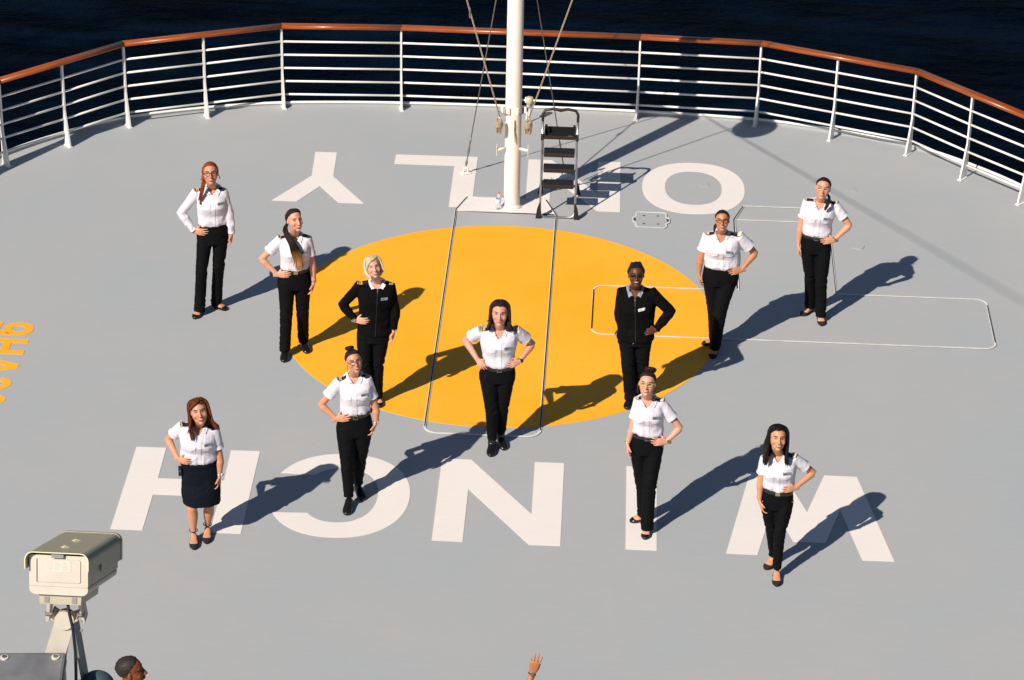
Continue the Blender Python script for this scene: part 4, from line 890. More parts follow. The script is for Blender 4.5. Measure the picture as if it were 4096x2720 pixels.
        for i in range(26):
            a = R_(0, 2 * PI); t = R_(-.6, .6); k = len(mb.v)
            loop = [(-.008 + .036 * math.cos(a + u), -.05 + .036 * math.sin(a + u), .128 + .016 * math.sin(t + u)) for u in np.linspace(0, 3.2, 9)]
            mb.tube(loop, [.012 * math.sin(PI * (i_ + .7) / 9.4) + .002 for i_ in range(9)], 6); lk += [(i * 2.0, 0, 0)] * (len(mb.v) - k)
        k = len(mb.v); mb.add(*ellipsoid((-.008, -.05, .130), (.034, .034, .026), None, 8, 12)); lk += [(0, 0, 0)] * (len(mb.v) - k)
        locks(mb, lk, [[(-.072, -.03, -.03), (-.08, -.035, -.06), (-.083, -.03, -.10 + R_(-.02, .02))] for _ in range(5)], .004, .6, 5, rnd, 8)
    elif style == 'messybun':
        cap_shape(mb, lk, 3, 1.09); over(-180, 180, 0, (.005, -.06, .110), 1.10, 80)
        for i in range(34):
            a = R_(0, 2 * PI); t = R_(-1, 1); rr = R_(.034, .050); k = len(mb.v)
            loop = [(.012 + rr * math.cos(a + u), -.05 + .036 * math.sin(a + u), .132 + .022 * math.sin(t + u)) for u in np.linspace(0, 3.4, 9)]
            mb.tube(loop, [.011 * math.sin(PI * (i_ + .7) / 9.4) + .001 for i_ in range(9)], 6); lk += [(i * 2.0, 0, 0)] * (len(mb.v) - k)
        k = len(mb.v); mb.add(*ellipsoid((.012, -.05, .135), (.046, .034, .028), None, 8, 12)); lk += [(0, 0, 0)] * (len(mb.v) - k)
        locks(mb, lk, [[(-.070, -.03, .03), (-.088, -.03, -.01), (-.092, -.02, -.05), (-.080 + R_(-.012, .01), -.015, -.10 + R_(-.02, .02))] for _ in range(14)], .008, .6, 6, rnd, 12)
        locks(mb, lk, [[(s_ * .06, -.05, .11), (s_ * .07, -.05, .14), (s_ * R_(.06, .09), -.05, R_(.14, .165))] for s_ in (-1, 1) for _ in range(4)] + [[(.073, -.03, -.02), (.085, -.03, -.05), (.082, -.03, -.09)] for _ in range(4)], .002, .6, 4, rnd, 8)
    elif style == 'longauburn':
        cap_shape(mb, lk, 8, 1.11); fall(-1, 44, -.24, .110, (.015, -.08), .025, .0115, flick=-.01); fall(1, 44, -.19, .120, (.0, -.09), .025, .0115, flick=.03)
        ps = [[(.028, .05, .115), (R_(-.01, .0), .074 + R_(0, .004), .103), (-.045, .072, .082 + R_(-.010, .012)), (-.076, .045, .052 + R_(-.01, .01)), (-.083, .0, .03)] for _ in range(18)]
        locks(mb, lk, ps, .011, .5, 6, rnd, 14)
        locks(mb, lk, [[tuple(scalp(180 + a, 40, 1.08)), tuple(scalp(180 + a, 0, 1.12)), (math.sin(rad(180 + a)) * .09, -.10, -.08), (math.sin(rad(180 + a)) * .11, -.10, -.22)] for a in range(-70, 71, 6)], .014, .5, 6, rnd, 12)
        locks(mb, lk, [[(-.085, .03, -.05), (-.11, .03, -.12), (R_(-.16, -.12), .05, R_(-.21, -.17))] for _ in range(7)], .005, .6, 5, rnd, 10)
    elif style == 'longblack':
        cap_shape(mb, lk, 6, 1.13); fall(-1, 48, -.25, .100, (.020, -.10), -.01, .0115, flick=-.005); fall(1, 50, -.245, .108, (.025, -.10), -.01, .0120, flick=.0)
        locks(mb, lk, [[tuple(scalp(180 + a, 40, 1.08)), tuple(scalp(180 + a, 0, 1.12)), (math.sin(rad(180 + a)) * .09, -.10, -.08), (math.sin(rad(180 + a)) * .10, -.13, -.20)] for a in range(-70, 71, 6)], .014, .5, 6, rnd, 12)
    elif style == 'crop':
        cap_shape(mb, lk, -2, 1.035)
        for _ in range(420):
            az, el = R_(-180, 180), R_(-40, 88)
            if el > hairline(az) + 3: a_ = scalp(az, el, 1.03); b_ = scalp(az + R_(-6, 6), el - R_(2, 7), 1.055); locks(mb, lk, [[tuple(a_), tuple(b_)]], .0035, .7, 4, rnd, 4)
    return mb, lk

def glasses_geo(w_=.052, h_=.036, gap=.016, th=.0026, sunny=False, square=.35):
    mb = MB(); lens = MB()
    for s_ in (-1, 1):
        cx = s_ * (gap / 2 + w_ / 2); P = []
        for i in range(24):
            t = 2 * PI * i / 24; p = 2 + 2 * square * 2
            x = abs(math.cos(t)) ** (2 / p) * math.copysign(1, math.cos(t)); z = abs(math.sin(t)) ** (2 / p) * math.copysign(1, math.sin(t))
            P.append(Vector((cx + x * w_ / 2, .100 - abs(cx + x * w_ / 2) ** 2 * 4.2, .005 + z * h_ / 2)))
        mb.tube(P + [P[0]], th, 6, cap=False)
        lens.add(P + [p + Vector((0, .0008, 0)) for p in P], [tuple(range(24)), tuple(range(47, 23, -1))] + [(i, (i + 1) % 24, (i + 1) % 24 + 24, i + 24) for i in range(24)])
        xo = cx + s_ * w_ / 2
        mb.tube([(xo, .100 - xo * xo * 4.2, .014), (s_ * .078, .065, .013), (s_ * .082, .0, .010), (s_ * .080, -.02, .0)], th * .95, 6)
    mb.tube([(-gap / 2, .099, .011), (0, .103, .013), (gap / 2, .099, .011)], th, 6)
    return mb, lens

def make_person(k, o):
    """o: options for this person; PD[k]: joints in metres relative to the feet"""
    d = PD[k]; g = o.get('girth', 1.0); rnd = random.Random(k * 7 + 1)
    n = Vector(d['n']); l = Vector(d['l']); Zv = Vector((0, 0, 1)); V = lambda q_: Vector(d[q_])
    base = Vector((*d['base'], o.get('z', 0.0)))
    root = empty('person', base, o['label'], 'person', o.get('group', 'crew members posing on the deck'))
    hip = V('hip') + Zv * .03; neck = V('neck'); head = V('head'); sa, sb = V('sa'), V('sb')
    hs = max(.90, min(1.04, d['hs'] / .252)) * o.get('hsc', 1.0)
    HF = head_frame(d, o.get('pitch', 22), o.get('yaw', 0), o.get('roll', d['roll']))
    H = lambda p: head + HF @ (Vector(p) * hs)
    # ---- torso rings -------------------------------------------------
    tors = d['tors']; chest, under, waist, hipr = [(Vector(t[:3]), t[3]) for t in tors]
    shv = (sb - sa); shw = shv.length / 2; shU = shv.normalized(); shm = (sa + sb) / 2; shF = n
    def torso(inset, z0, upto=True, extra=0.0, bust=o.get('bust', .03)):
        R = []
        # from low to high: (centre, half width, front, back, U)
        rows_ = []
        rows_.append((hipr[0] - Zv * .05, hipr[1] * .97, .105 * g, .125 * g, l)); rows_.append((hipr[0] + Zv * .03, hipr[1], .108 * g, .125 * g, l))
        rows_.append(((hipr[0] + waist[0]) / 2 + Zv * .02, (hipr[1] * .55 + waist[1] * .45), .106 * g, .112 * g, l))
        rows_.append((waist[0], waist[1], .102 * g, .092 * g, l)); rows_.append((under[0], under[1], .108 * g, .095 * g, (l * 2 + shU).normalized()))
        rows_.append((chest[0] - Zv * .02, chest[1], .120 * g + bust, .10 * g, (l + shU).normalized()))
        rows_.append((chest[0] + Zv * .05, chest[1] * .98, .108 * g + bust * .8, .105 * g, shU))
        a1 = (chest[0] + shm) / 2; rows_.append((a1 + Zv * .035, min(chest[1] * .97, shw * 1.02), .095 * g, .10 * g, shU))
        rows_.append((shm + Zv * .005 - n * .01, shw * .98, .070 * g, .080 * g, shU)); 
        rows_.append((shm.lerp(neck, .45) + Zv * .012 - n * .02, shw * .62, .055 * g, .065 * g, shU))
        rows_.append((neck + Zv * .005 - n * .03, .068, .052, .055, l))
        for c, a, bf, bb, U_ in rows_:
            if c.z < z0: continue
            R.append(ellring(c, U_, n, max(.02, a - inset), bf - inset, bb - inset, 30, 2.25))
        return R
    ang = {}
    # ---- body skin ----------------------------------------------------
    mb = MB()
    mb.add(*loft(torso(.020, 0, bust=.012)))
    nb = neck - n * .035
    mb.tube([nb - Zv * .05, nb + Zv * .01, H((0, -.028, -.085)), H((0, -.03, -.02))], [.058 * hs, .054 * hs, .050 * hs, .052 * hs], 20)
    for c, r_ in (((CR.x, CR.y, CR.z), CRR), ((0, .018, -.02), (.0715, .070, .083)), ((0, .022, -.064), (.0590, .056, .046)), ((0, .060, -.098), (.025, .020, .017)), ((0, .055, .034), (.054, .030, .026)), ((0, .084, -.062), (.026, .012, .013))):
        vs, fs = ellipsoid(c, r_, None, 16, 24); mb.add([H(v) for v in vs], fs)
    for s_ in (-1, 1):
        for c, r_ in (((s_ * .040, .050, -.026), (.027, .030, .028)), ((s_ * .0785, -.008, -.004), (.008, .015, .027)), ((s_ * .0105, .098, -.030), (.009, .010, .008))):
            vs, fs = ellipsoid(c, r_, None, 10, 12); mb.add([H(v) for v in vs], fs)
    mb.tube([H((0, .082, .022)), H((0, .092, .002)), H((0, .103, -.020)), H((0, .108, -.030)), H((0, .095, -.037))], [.008 * hs, .0085 * hs, .0105 * hs, .0115 * hs, .008 * hs], 10)
    wristinfo = {}
    for a, sg in (('a', -1), ('b', 1)):
        S, E, W_, T = V('s' + a), V('e' + a), V('w' + a), V('t' + a); S = S - shU * sg * .02
        up_ = (S - E); P = spline([tuple(S), tuple(S.lerp(E, .5)), tuple(E)], 8); Q = spline([tuple(E), tuple(E.lerp(W_, .35)), tuple(W_)], 9)
        ag = o.get('armg', g)
        mb.tube([tuple(p) for p in P] + [tuple(p) for p in Q[1:]], [x * ag for x in (.050, .047, .044, .0425, .041, .039, .037, .036, .0385, .040, .0385, .035, .032, .029, .026, .0235)], 16)
        md = d['m' + a]; Dh = (T - W_).normalized(); sc_ = max(.88, min(1.03, (T - W_).length / .155))
        if md == 'akimbo': hand(mb, W_, W_ + Dh * .17, (n + Zv * .15), Zv - n * .3, curl=.22, sc=1.0 * sc_, spread=.45)
        elif md == 'hang': hand(mb, W_, W_ + Dh * .17, (l * sg + n * .1), n, curl=.55, sc=1.0)
        elif md == 'wave': hand(mb, W_, W_ + Dh * .17, -n, -l, curl=.3, sc=1.08, spread=.75, ext=o['ext'], thumb_in=True)
        else: hand(mb, W_, W_ + Dh * .17, -n, l * sg, curl=.6, sc=1.0)
        wristinfo[a] = (W_, (W_ - E).normalized())
    for a, sg in (('a', -1), ('b', 1)):
        h0 = V('h' + a) + Zv * .05; kn = V('k' + a); an = V('a' + a); toe = V('o' + a)
        mb.tube([tuple(p) for p in spline([tuple(h0), tuple(h0.lerp(kn, .5)), tuple(kn)], 8)] + [tuple(p) for p in spline([tuple(kn), tuple(kn.lerp(an, .3) - n * .012), tuple(kn.lerp(an, .7) - n * .006), tuple(an)], 10)[1:]],
                [x * o.get('legg', 1.0) for x in (.085, .083, .078, .072, .066, .060, .056, .053, .052, .054, .056, .054, .048, .042, .036, .032, .032)], 16)
        fd = (toe - an); fd.z = 0; fl_len = fd.length; fd.normalize(); fd = (fd * .60 + n * .40).normalized(); sd_ = Vector((-fd.y, fd.x, 0))
        a0 = Vector((an.x, an.y, 0))
        heel = a0 - fd * .045; L = max(.185, min(.228, fl_len + .075)); R = []
        for t, wv, h in ((0, .020, .045), (.08, .030, .058), (.2, .033, .085), (.35, .034, .080), (.5, .036, .062), (.68, .042, .046), (.85, .039, .032), (.96, .026, .024), (1.0, .012, .018)):
            c = heel + fd * (L * t) + Zv * (h / 2 + .012); R.append(ellring(c, sd_, Zv, wv, h / 2, h / 2 - .004, 18, 2.4))
        mb.add(*loft(R))
        ang[a] = (an, fd, sd_, heel, L)
    me = remesh(raw(mb), .0042, 3, .5)
    co = coords(me); Ri = np.array(HF.transposed()); hc = (co - np.array(head)) @ Ri.T / hs
    # press in the eye sockets, lift the lips and nostril folds
    dsp = np.zeros(len(co))
    fr = hc[:, 1] > .03
    for s_ in (-1, 1): dsp -= fr * .0085 * np.exp(-((hc[:, 0] - s_ * .031) / .017) ** 2 - ((hc[:, 2] - .010) / .012) ** 2)
    dsp -= fr * .004 * np.exp(-((np.abs(hc[:, 0]) - .034) / .008) ** 2 - ((hc[:, 2] + .050) / .018) ** 2)
    dsp -= fr * .004 * np.exp(-((hc[:, 0]) / .020) ** 2 - ((hc[:, 2] + .082) / .006) ** 2)
    dsp += fr * .0015 * np.exp(-((hc[:, 0]) / .022) ** 2 - ((hc[:, 2] + .062) / .009) ** 2)
    Fv = np.array(HF.col[1]); co = co + np.outer(dsp * hs, Fv); setco(me, co)
    at = me.attributes.new('hc', 'FLOAT_VECTOR', 'POINT')
    inh = (np.abs(hc).max(1) < .16); hc2 = np.where(inh[:, None], hc, 9.0); at.data.foreach_set('vector', hc2.reshape(-1))
    me.materials.clear(); me.materials.append(o['skin']); me.polygons.foreach_set('use_smooth', [True] * len(me.polygons))
    body = link(bpy.data.objects.new('body', me), root)
    # ---- trousers or skirt -------------------------------------------
    wz = waist[0].z - .0
    mb = MB(); lowm = o.get('lower', M['trous'])
    R = [r_ for r_ in torso(-.004, 0) if sum((p.z for p in r_)) / len(r_) < wz + .06]
    tw = o.get('top', 'shirt')
    hipc = hipr[0]
    R0 = ellring(V('hip') - Zv * .02 * 1, l, n, hipr[1] * .86, .085 * g, .10 * g, 30, 2.3)
    if o.get('skirt'):
        kz = (V('ka').z + V('kb').z) / 2 + .055; kc = (V('ka') + V('kb')) / 2; kc.z = kz
        R = [ellring(kc + l * .012, l, n, hipr[1] * .97, .125, .13, 30, 2.2), ellring(kc.lerp(hipr[0], .5), l, n, hipr[1] * 1.03, .13 * g, .14 * g, 30, 2.2)] + [ellring(hipr[0], l, n, hipr[1] + .004, .115 * g, .135 * g, 30, 2.2)] + R[2:]
        mb.add(*loft(R))
    else:
        mb.add(*loft([R0] + R))
        for a, sg in (('a', -1), ('b', 1)):
            an, fd, sd_, heel, L = ang[a]; kn = V('k' + a); h0 = V('h' + a) + Zv * .03
            tr, kr, hr = o['leg']; hz = o.get('hem', .055); end = Vector((an.x, an.y, 0)) + (kn - an) * ((hz - an.z) / max(.1, kn.z - an.z)); end.z = hz; end += Vector((an.x, an.y, 0)) * 0
            top_ = h0 + l * sg * (hipr[1] - .088 - tr) * .6
            A = [tuple(p) for p in spline([tuple(top_), tuple(h0.lerp(kn, .5)), tuple(kn)], 9)]; Bq = [tuple(p) for p in spline([tuple(kn), tuple(kn.lerp(an, .5) - n * .012), tuple(end)], 11)[1:]]
            ra = np.interp(np.linspace(0, 1, 9), [0, .3, 1], [tr * 1.02, tr * .96, kr]); rb = np.interp(np.linspace(0, 1, 11)[1:], [0, .35, 1], [kr, kr * .97 if hr <= kr else kr * .95, hr])
            rad_ = list(ra) + list(rb)
            ups = n
            mb.tube(A + Bq, [x * 1.12 for x in rad_], 20, rad_, up=ups)
    me = remesh(raw(mb), .0085, 2, .5)
    kz_ = (V('ka').z + V('kb').z) / 2
    wrinkle(me, .009, 11, k * 3.3, 1.6, lambda c: .35 + .9 * math.exp(-((c[2] - kz_) / .08) ** 2) + .7 * math.exp(-((c[2] - .12) / .07) ** 2))
    me.materials.clear(); me.materials.append(lowm)
    tr_o = link(bpy.data.objects.new('skirt' if o.get('skirt') else 'trousers', me), root)
    # ---- shirt / sweater ----------------------------------------------
    mb = MB(); sm = {'shirt': M['shirt'], 'knit': M['knit'], 'tee': o.get('topmat', M['knit'])}[tw]
    hemz = waist[0].z - (.005 if tw == 'shirt' else .165); blouse = .010 if tw == 'shirt' else .008
    R = [r_ for r_ in torso(-blouse, 0) if sum((p.z for p in r_)) / len(r_) > hemz + (.02 if tw == 'shirt' else .05)]
    hc_ = waist[0].copy(); hc_.z = hemz
    wtilt = (l + Zv * o.get('wtilt', 0)).normalized()
    hw = waist[1] + .004 if tw == 'shirt' else (waist[1] * .15 + hipr[1] * .85) + .010
    R = [ellring(hc_ + (hipc - waist[0]) * (.0 if tw == 'shirt' else .5) * Vector((1, 1, 0)).length * 0, wtilt, n, hw, .108 * g + (.012 if tw != 'shirt' else 0), .100 * g + (.03 if tw != 'shirt' else 0), 30, 2.25), ellring(hc_ + Zv * .03, wtilt, n, hw + .010, .122 * g + (.006 if tw != 'shirt' else 0), .108 * g + (.028 if tw != 'shirt' else 0), 30, 2.25)] + R
    # order the rings by height
    R = sorted(R, key=lambda r_: sum(p.z for p in r_))
    mb.add(*loft(R))
    cuffs = []
    for a, sg in (('a', -1), ('b', 1)):
        S, E, W_ = V('s' + a) - shU * sg * .03, V('e' + a), V('w' + a)
        if o.get('sleeve', 'short') == 'short':
            f = o.get('sl', .62); P = [S, S.lerp(E, f * .5), S.lerp(E, f)]; rr = [.063 * g, .062 * g, .063 * g]
            if d['m' + a] == 'hang': rr[-1] = .060 * g
            mb.tube([tuple(p) for p in spline([tuple(p) for p in P], 7)], list(np.interp(np.linspace(0, 1, 7), [0, .5, 1], rr)), 18)
            cuffs.append((S.lerp(E, f - .10), S.lerp(E, f + .005), .064 * g))
        else:
            A = spline([tuple(S), tuple(S.lerp(E, .5)), tuple(E)], 8); Bq = spline([tuple(E), tuple(E.lerp(W_, .5)), tuple(E.lerp(W_, .97))], 9)[1:]
            mb.tube([tuple(p) for p in A] + [tuple(p) for p in Bq], [x * g for x in (.062, .060, .057, .055, .053, .052, .051, .051, .051, .050, .048, .046, .043, .040, .037, .035)], 18)
            cuffs.append((E.lerp(W_, .84), E.lerp(W_, .975), .0375))
    me = remesh(raw(mb), .0075, 2, .5)
    wz0 = waist[0].z
    amp = .0068 if tw == 'shirt' else .006
    wrinkle(me, amp, 12, k * 5.1, .75, lambda c: .45 + 1.1 * math.exp(-((c[2] - wz0) / .09) ** 2))
    # open neck: cut a V and the neck hole
    notch = o.get('vneck', .040)
    bm = bmesh.new(); bm.from_mesh(me); dele = []
    for f in bm.faces:
        c = f.calc_center_median() - neck; u = c.dot(l); v = c.z; w2 = c.dot(n)
        if w2 > -.03 and v > -notch - .005 and abs(u) < .036 * (v + notch + .012) / notch + .002 and abs(u) < .07: dele.append(f)
        elif v > .012 and (u * u + (w2 + .035) ** 2) < .060 ** 2: dele.append(f)
    bmesh.ops.delete(bm, geom=dele, context='FACES')
    bv = [(v, [e.other_vert(v) for e in v.link_edges if e.is_boundary]) for v in bm.verts if v.is_boundary]
    for _ in range(14):
        new = [(v, v.co.lerp(sum((w.co for w in nb_), Vector()) / len(nb_), .5)) for v, nb_ in bv if len(nb_) == 2]
        for v, c_ in new: v.co = c_
    bm.to_mesh(me); bm.free()
    me.materials.clear(); me.materials.append(sm); me.polygons.foreach_set('use_smooth', [True] * len(me.polygons))
    sh = link(bpy.data.objects.new('shirt' if tw == 'shirt' else 'sweater', me), root)
    so_ = sh.modifiers.new('thick', 'SOLIDIFY'); so_.thickness = .002; so_.offset = -1
    tree = BVHTree.FromPolygons([v.co.copy() for v in me.vertices], [tuple(p.vertices) for p in me.polygons])
    Fr = (Vector((0, 0, 0)), l, Zv, n)
    cu = lambda p: p.dot(l)
    nu, nz_ = cu(neck), neck.z; wu = cu(waist[0]); wzz = waist[0].z
    facing = M['shirt2'] if tw == 'shirt' else M['knit']
    if tw == 'shirt':
        # button placket in short lengths
        x0, z0 = nu + .004, nz_ - notch; x1, z1 = wu + .004, wzz + .005
        drape(tree, [(x0 - .014, z0), (x0 + .016, z0), (x1 + .016, z1), (x1 - .014, z1)], Fr, 'placket', facing, sh, .001, .003, n_u=3, n_v=16)
        for i in range(5):
            t = (i + .5) / 5; u, z = x0 + (x1 - x0) * t, z0 + (z1 - z0) * t; h = tree.ray_cast(Vector((0, 0, 0)) + l * u + Zv * z + n * .6, -n)
            if h[0] is not None: b_ = MB(); b_.tube([h[0] + n * .004, h[0] + n * .0065], .0048, 10); b_.build('button', M['paleb'], sh)
        for sg in (-1, 1):
            pu, pz = nu + sg * .082 + (wu - nu) * .35, nz_ - .140
            drape(tree, [(pu - .045, pz - .02), (pu + .045, pz - .02), (pu + .043, pz - .125), (pu - .043, pz - .125)], Fr, 'pocket', M['shirt'], sh, .0005, .002, n_u=6, n_v=6)
            fl_ = drape(tree, [(pu - .048, pz), (pu + .048, pz), (pu + .046, pz - .040), (pu - .046, pz - .040)], Fr, 'pocket_flap', facing, sh, .003, .003, n_u=8, n_v=3)
            # pointed flap
            for v in fl_.data.vertices:
                u = v.co.dot(l) - pu
                if v.co.z < pz - .03: v.co.z -= .014 * max(0, 1 - abs(u) / .046)
    if tw == 'knit':
        x0, z0 = nu + .003, nz_ - notch; x1, z1 = wu + .004, wzz - .15
        drape(tree, [(x0 - .0035, z0), (x0 + .0035, z0), (x1 + .0035, z1), (x1 - .0035, z1)], Fr, 'zip', M['plastic'], sh, .001, .002, n_u=1, n_v=20)
        for zz in ((z0 - .004, z1 + .004) if o['skin'].name == 'skin_deep_brown' else (z0 - .004,)):
            drape(tree, [(x0 - .006, zz), (x0 + .006, zz), (x0 + .004, zz - .026), (x0 - .004, zz - .026)], Fr, 'zip_pull', M['silverm'], sh, .004, .004, n_u=1, n_v=2)
    if o.get('clip'):
        kind, cm1, dx, zz, sz = o['clip']; h = tree.ray_cast(Vector((0, 0, 0)) + l * (wu - .6) + Zv * zz + n * (waist[0].dot(n) + .03), l)
        hx = wu - hipr[1] * .95 - .004 + dx
        b_ = MB(); c_ = l * hx + Zv * zz + n * (waist[0].dot(n) + .05); R3 = Matrix((l, n, Zv)).transposed(); b_.box(c_, sz, R3, .005); co_ = b_.build(kind, cm1, root)
        if kind == 'radio':
            b_ = MB(); b_.box(c_ + n * (sz[1] / 2 + .001) + Zv * .01, (.012, .004, .012), R3, 0); b_.build('button', mat('radio_blue', (.02, .22, .70), .3), co_)
    if o.get('badge', True):
        bu, bz = nu + o.get('bx', .088) + (wu - nu) * .3, nz_ + o.get('bz', -.128); tilt = o.get('btilt', 0.0)
        cor = [(-.036, .0135), (.036, .0135), (.036, -.0135), (-.036, -.0135)]
        cor = [(bu + x * math.cos(tilt) - y * math.sin(tilt), bz + x * math.sin(tilt) + y * math.cos(tilt)) for x, y in cor]
        bm_ = M['badgew'] if o.get('badgew') else M['badge']
        bg_ = drape(tree, cor, Fr, 'name_badge', bm_, root, .010, .003, n_u=2, n_v=1)
        c2 = [(bu + x * math.cos(tilt) - y * math.sin(tilt), bz + x * math.sin(tilt) + y * math.cos(tilt)) for x, y in ((.024, .002), (.034, .002), (.034, -.0105), (.024, -.0105))]
        drape(tree, c2, Fr, 'badge_emblem', M['badgeb'], bg_, .0134, .0006, n_u=1, n_v=1)
        for q_ in (.004, -.003):
            c2 = [(bu + x * math.cos(tilt) - y * math.sin(tilt), bz + x * math.sin(tilt) + y * math.cos(tilt)) for x, y in ((-.030, q_ + .0010), (.004, q_ + .0010), (.004, q_ - .0010), (-.026, q_ - .0010))]
            drape(tree, c2, Fr, 'badge_text', M['badgeink'], bg_, .0134, .0006, n_u=1, n_v=1)
    # collar: two leaves folded down, standing at the back of the neck
    ck = o.get('collar', 'white')
    if ck:
        cm = {'white': M['shirt2'], 'grey': mat('grey_collar', (.26, .27, .30), .8)}[ck]
        cb = MB()
        for sg in (-1, 1):
            top_ = []; botm = []
            for i in range(9):
                a = rad(180 - 160 * i / 8); f = i / 8      # from the back to the front
                cx, cy = math.sin(a) * .062, math.cos(a)
                rr = .060 + .006 * f
                tp = neck - n * .032 + l * (sg * math.sin(a) * rr) + n * (math.cos(a) * rr * .95) + Zv * (.034 - .046 * f ** 1.6)
                wv = .030 + .020 * f; out_ = (l * (sg * math.sin(a)) + n * math.cos(a)).normalized()
                bt = tp + out_ * (.024 + .004 * f) - Zv * (.028 + .030 * f ** 2)
                if i >= 6:
                    g_ = (i - 5) / 3; tp = tp.lerp(neck + l * (sg * .007) + n * .06 - Zv * (notch - .002), g_ ** 1.5); h = tree.find_nearest(tp)
                    if g_ > .5 and h[0] is not None: tp = h[0] + h[1] * .006
                    bt = tp.lerp(neck + l * (sg * .058) + n * .07 - Zv * (notch + .022), 1) if i == 8 else bt.lerp(neck + l * (sg * .066) + n * .06 - Zv * (notch + .008), g_)
                h = tree.find_nearest(bt)
                if h[0] is not None:
                    if (bt - h[0]).dot(h[1]) < .006: bt = h[0] + h[1] * .007
                top_.append(tp); botm.append(bt)
            nn_ = len(top_); mid = [t.lerp(b2, .4) + ((b2 - t).cross(Zv)).normalized() * 0 + Zv * .006 for t, b2 in zip(top_, botm)]
            vs = top_ + mid + botm; off_ = [(p - (neck - n * .032)) for p in vs]; vs2 = [p + Vector((q_.x, q_.y, 0)).normalized() * .0035 + Zv * .002 for p, q_ in zip(vs, off_)]
            N_ = 3 * nn_; fs = []
            for r_ in range(2):
                for i in range(nn_ - 1): a_ = r_ * nn_ + i; fs.append((a_, a_ + 1, a_ + nn_ + 1, a_ + nn_)); fs.append((a_ + N_, a_ + nn_ + N_, a_ + nn_ + 1 + N_, a_ + 1 + N_))
            for i in range(nn_ - 1): fs.append((i, i + N_, i + 1 + N_, i + 1)); c_ = 2 * nn_ + i; fs.append((c_, c_ + 1, c_ + 1 + N_, c_ + N_))
            for r_ in range(2):
                for e_ in (0, nn_ - 1): a_ = r_ * nn_ + e_; fs.append((a_, a_ + nn_, a_ + nn_ + N_, a_ + N_))
            cb.add(vs + vs2, fs)
        cb.build('collar', cm, sh)
    # epaulettes
    ep = o.get('ep')
    if ep:
        for a, sg in (('a', -1), ('b', 1)):
            S = V('s' + a); inn_ = neck.lerp(S, .46) - n * .004; outp = neck.lerp(S, 1.02) + n * .002
            U_ = (outp - inn_); Lh = U_.length; U_.normalize(); Vn = n - U_ * n.dot(U_); Vn.normalize(); D_ = (Zv + l * sg * .25 + n * .42).normalized()
            Vn = (n - D_ * n.dot(D_)).normalized(); U_ = (U_ - D_ * U_.dot(D_)).normalized()
            def mi(s, t, ep=ep):
                for (s0, s1, m_) in ep:
                    if s0 <= s < s1: return m_
                return 0
            drape(tree, [(0, .024), (Lh, .028), (Lh, -.028), (0, -.024)], (inn_, U_, Vn, D_), 'epaulette', [M['board'], M['gold'], M['paleb']], root, .006, .005, mi=mi, n_u=24, n_v=3)
    # cuffs
    for p0, p1, r_ in cuffs:
        if tw == 'shirt': cb = MB(); cb.tube([p0, p1], r_ * 1.03, 20, cap=False); cb.tube([p0, p1], r_ * 1.0, 20, cap=False); cb.build('cuff', M['shirt2'], sh, smooth=True)
    # belt
    if o.get('belt', True) and tw == 'shirt':
        cbel = waist[0].copy(); cbel.z = hemz - .012; rg = []
        for q_, gr in ((-.016, .0), (.016, .0)): rg.append(ellring(cbel + Zv * q_, wtilt, n, waist[1] + .012, .116 * g, .108 * g, 36, 2.25))
        vs = rg[0] + rg[1]; N_ = 36; inn2 = [p + (cbel - p) * .05 for p in vs]
        fs = [(i, (i + 1) % N_, (i + 1) % N_ + N_, i + N_) for i in range(N_)] + [(i + 2 * N_, i + 3 * N_, (i + 1) % N_ + 3 * N_, (i + 1) % N_ + 2 * N_) for i in range(N_)] + [(i, i + 2 * N_, (i + 1) % N_ + 2 * N_, (i + 1) % N_) for i in range(N_)] + [(i + N_, (i + 1) % N_ + N_, (i + 1) % N_ + 3 * N_, i + 3 * N_) for i in range(N_)]
        bb_ = MB(); bb_.add(vs + inn2, fs); belt = bb_.build('belt', M['belt'] if not o.get('skirt') else lowm, root)
        bk = o.get('buckle')
        if bk:
            c = cbel + n * (.1165 * g) + l * .006; bb_ = MB(); P_ = [c + l * x + Zv * z + n * .003 for x, z in ((-.022, -.018), (.022, -.018), (.022, .018), (-.022, .018), (-.022, -.018))]
            if bk[0] == 'plate':
                R3 = Matrix((l, n, Zv)).transposed(); bb_.box(c + n * .004, (.046, .007, .034), R3, .003)
            else: bb_.tube(P_, .0028, 6, cap=False)
            bb_.build('buckle', bk[1], belt)
    # shoes
    for a in 'ab':
        an, fd, sd_, heel, L = ang[a]; st = o.get('shoe', 'flat'); R = []
        if st in ('oxford', 'boot'):
            prof = ((0, .030, .06), (.06, .037, .075), (.2, .040, .095), (.35, .041, .090), (.5, .043, .072), (.68, .049, .056), (.85, .047, .044), (.96, .034, .034), (1.02, .016, .026))
        else:
            prof = ((0, .026, .055), (.06, .034, .058), (.2, .038, .044), (.35, .039, .036), (.5, .041, .034), (.66, .047, .046), (.82, .045, .043), (.94, .031, .034), (1.01, .014, .026))
        for t, wv, h in prof:
            c = heel - fd * .008 + fd * ((L + .012) * t) + Zv * (h / 2 + .004); R.append(ellring(c, sd_, Zv, wv, h / 2, h / 2, 18, 2.8))
        sb_ = MB(); sb_.add(*loft(R))
        if st == 'boot': sb_.tube([heel + fd * .055 + Zv * .05, an + Zv * .03, an + Zv * .12], [.045, .044, .046], 16)
        me2 = remesh(raw(sb_), .006, 1, .5); me2.materials.clear(); me2.materials.append(o.get('shoemat', M['shoe'])); link(bpy.data.objects.new('shoe', me2), root)
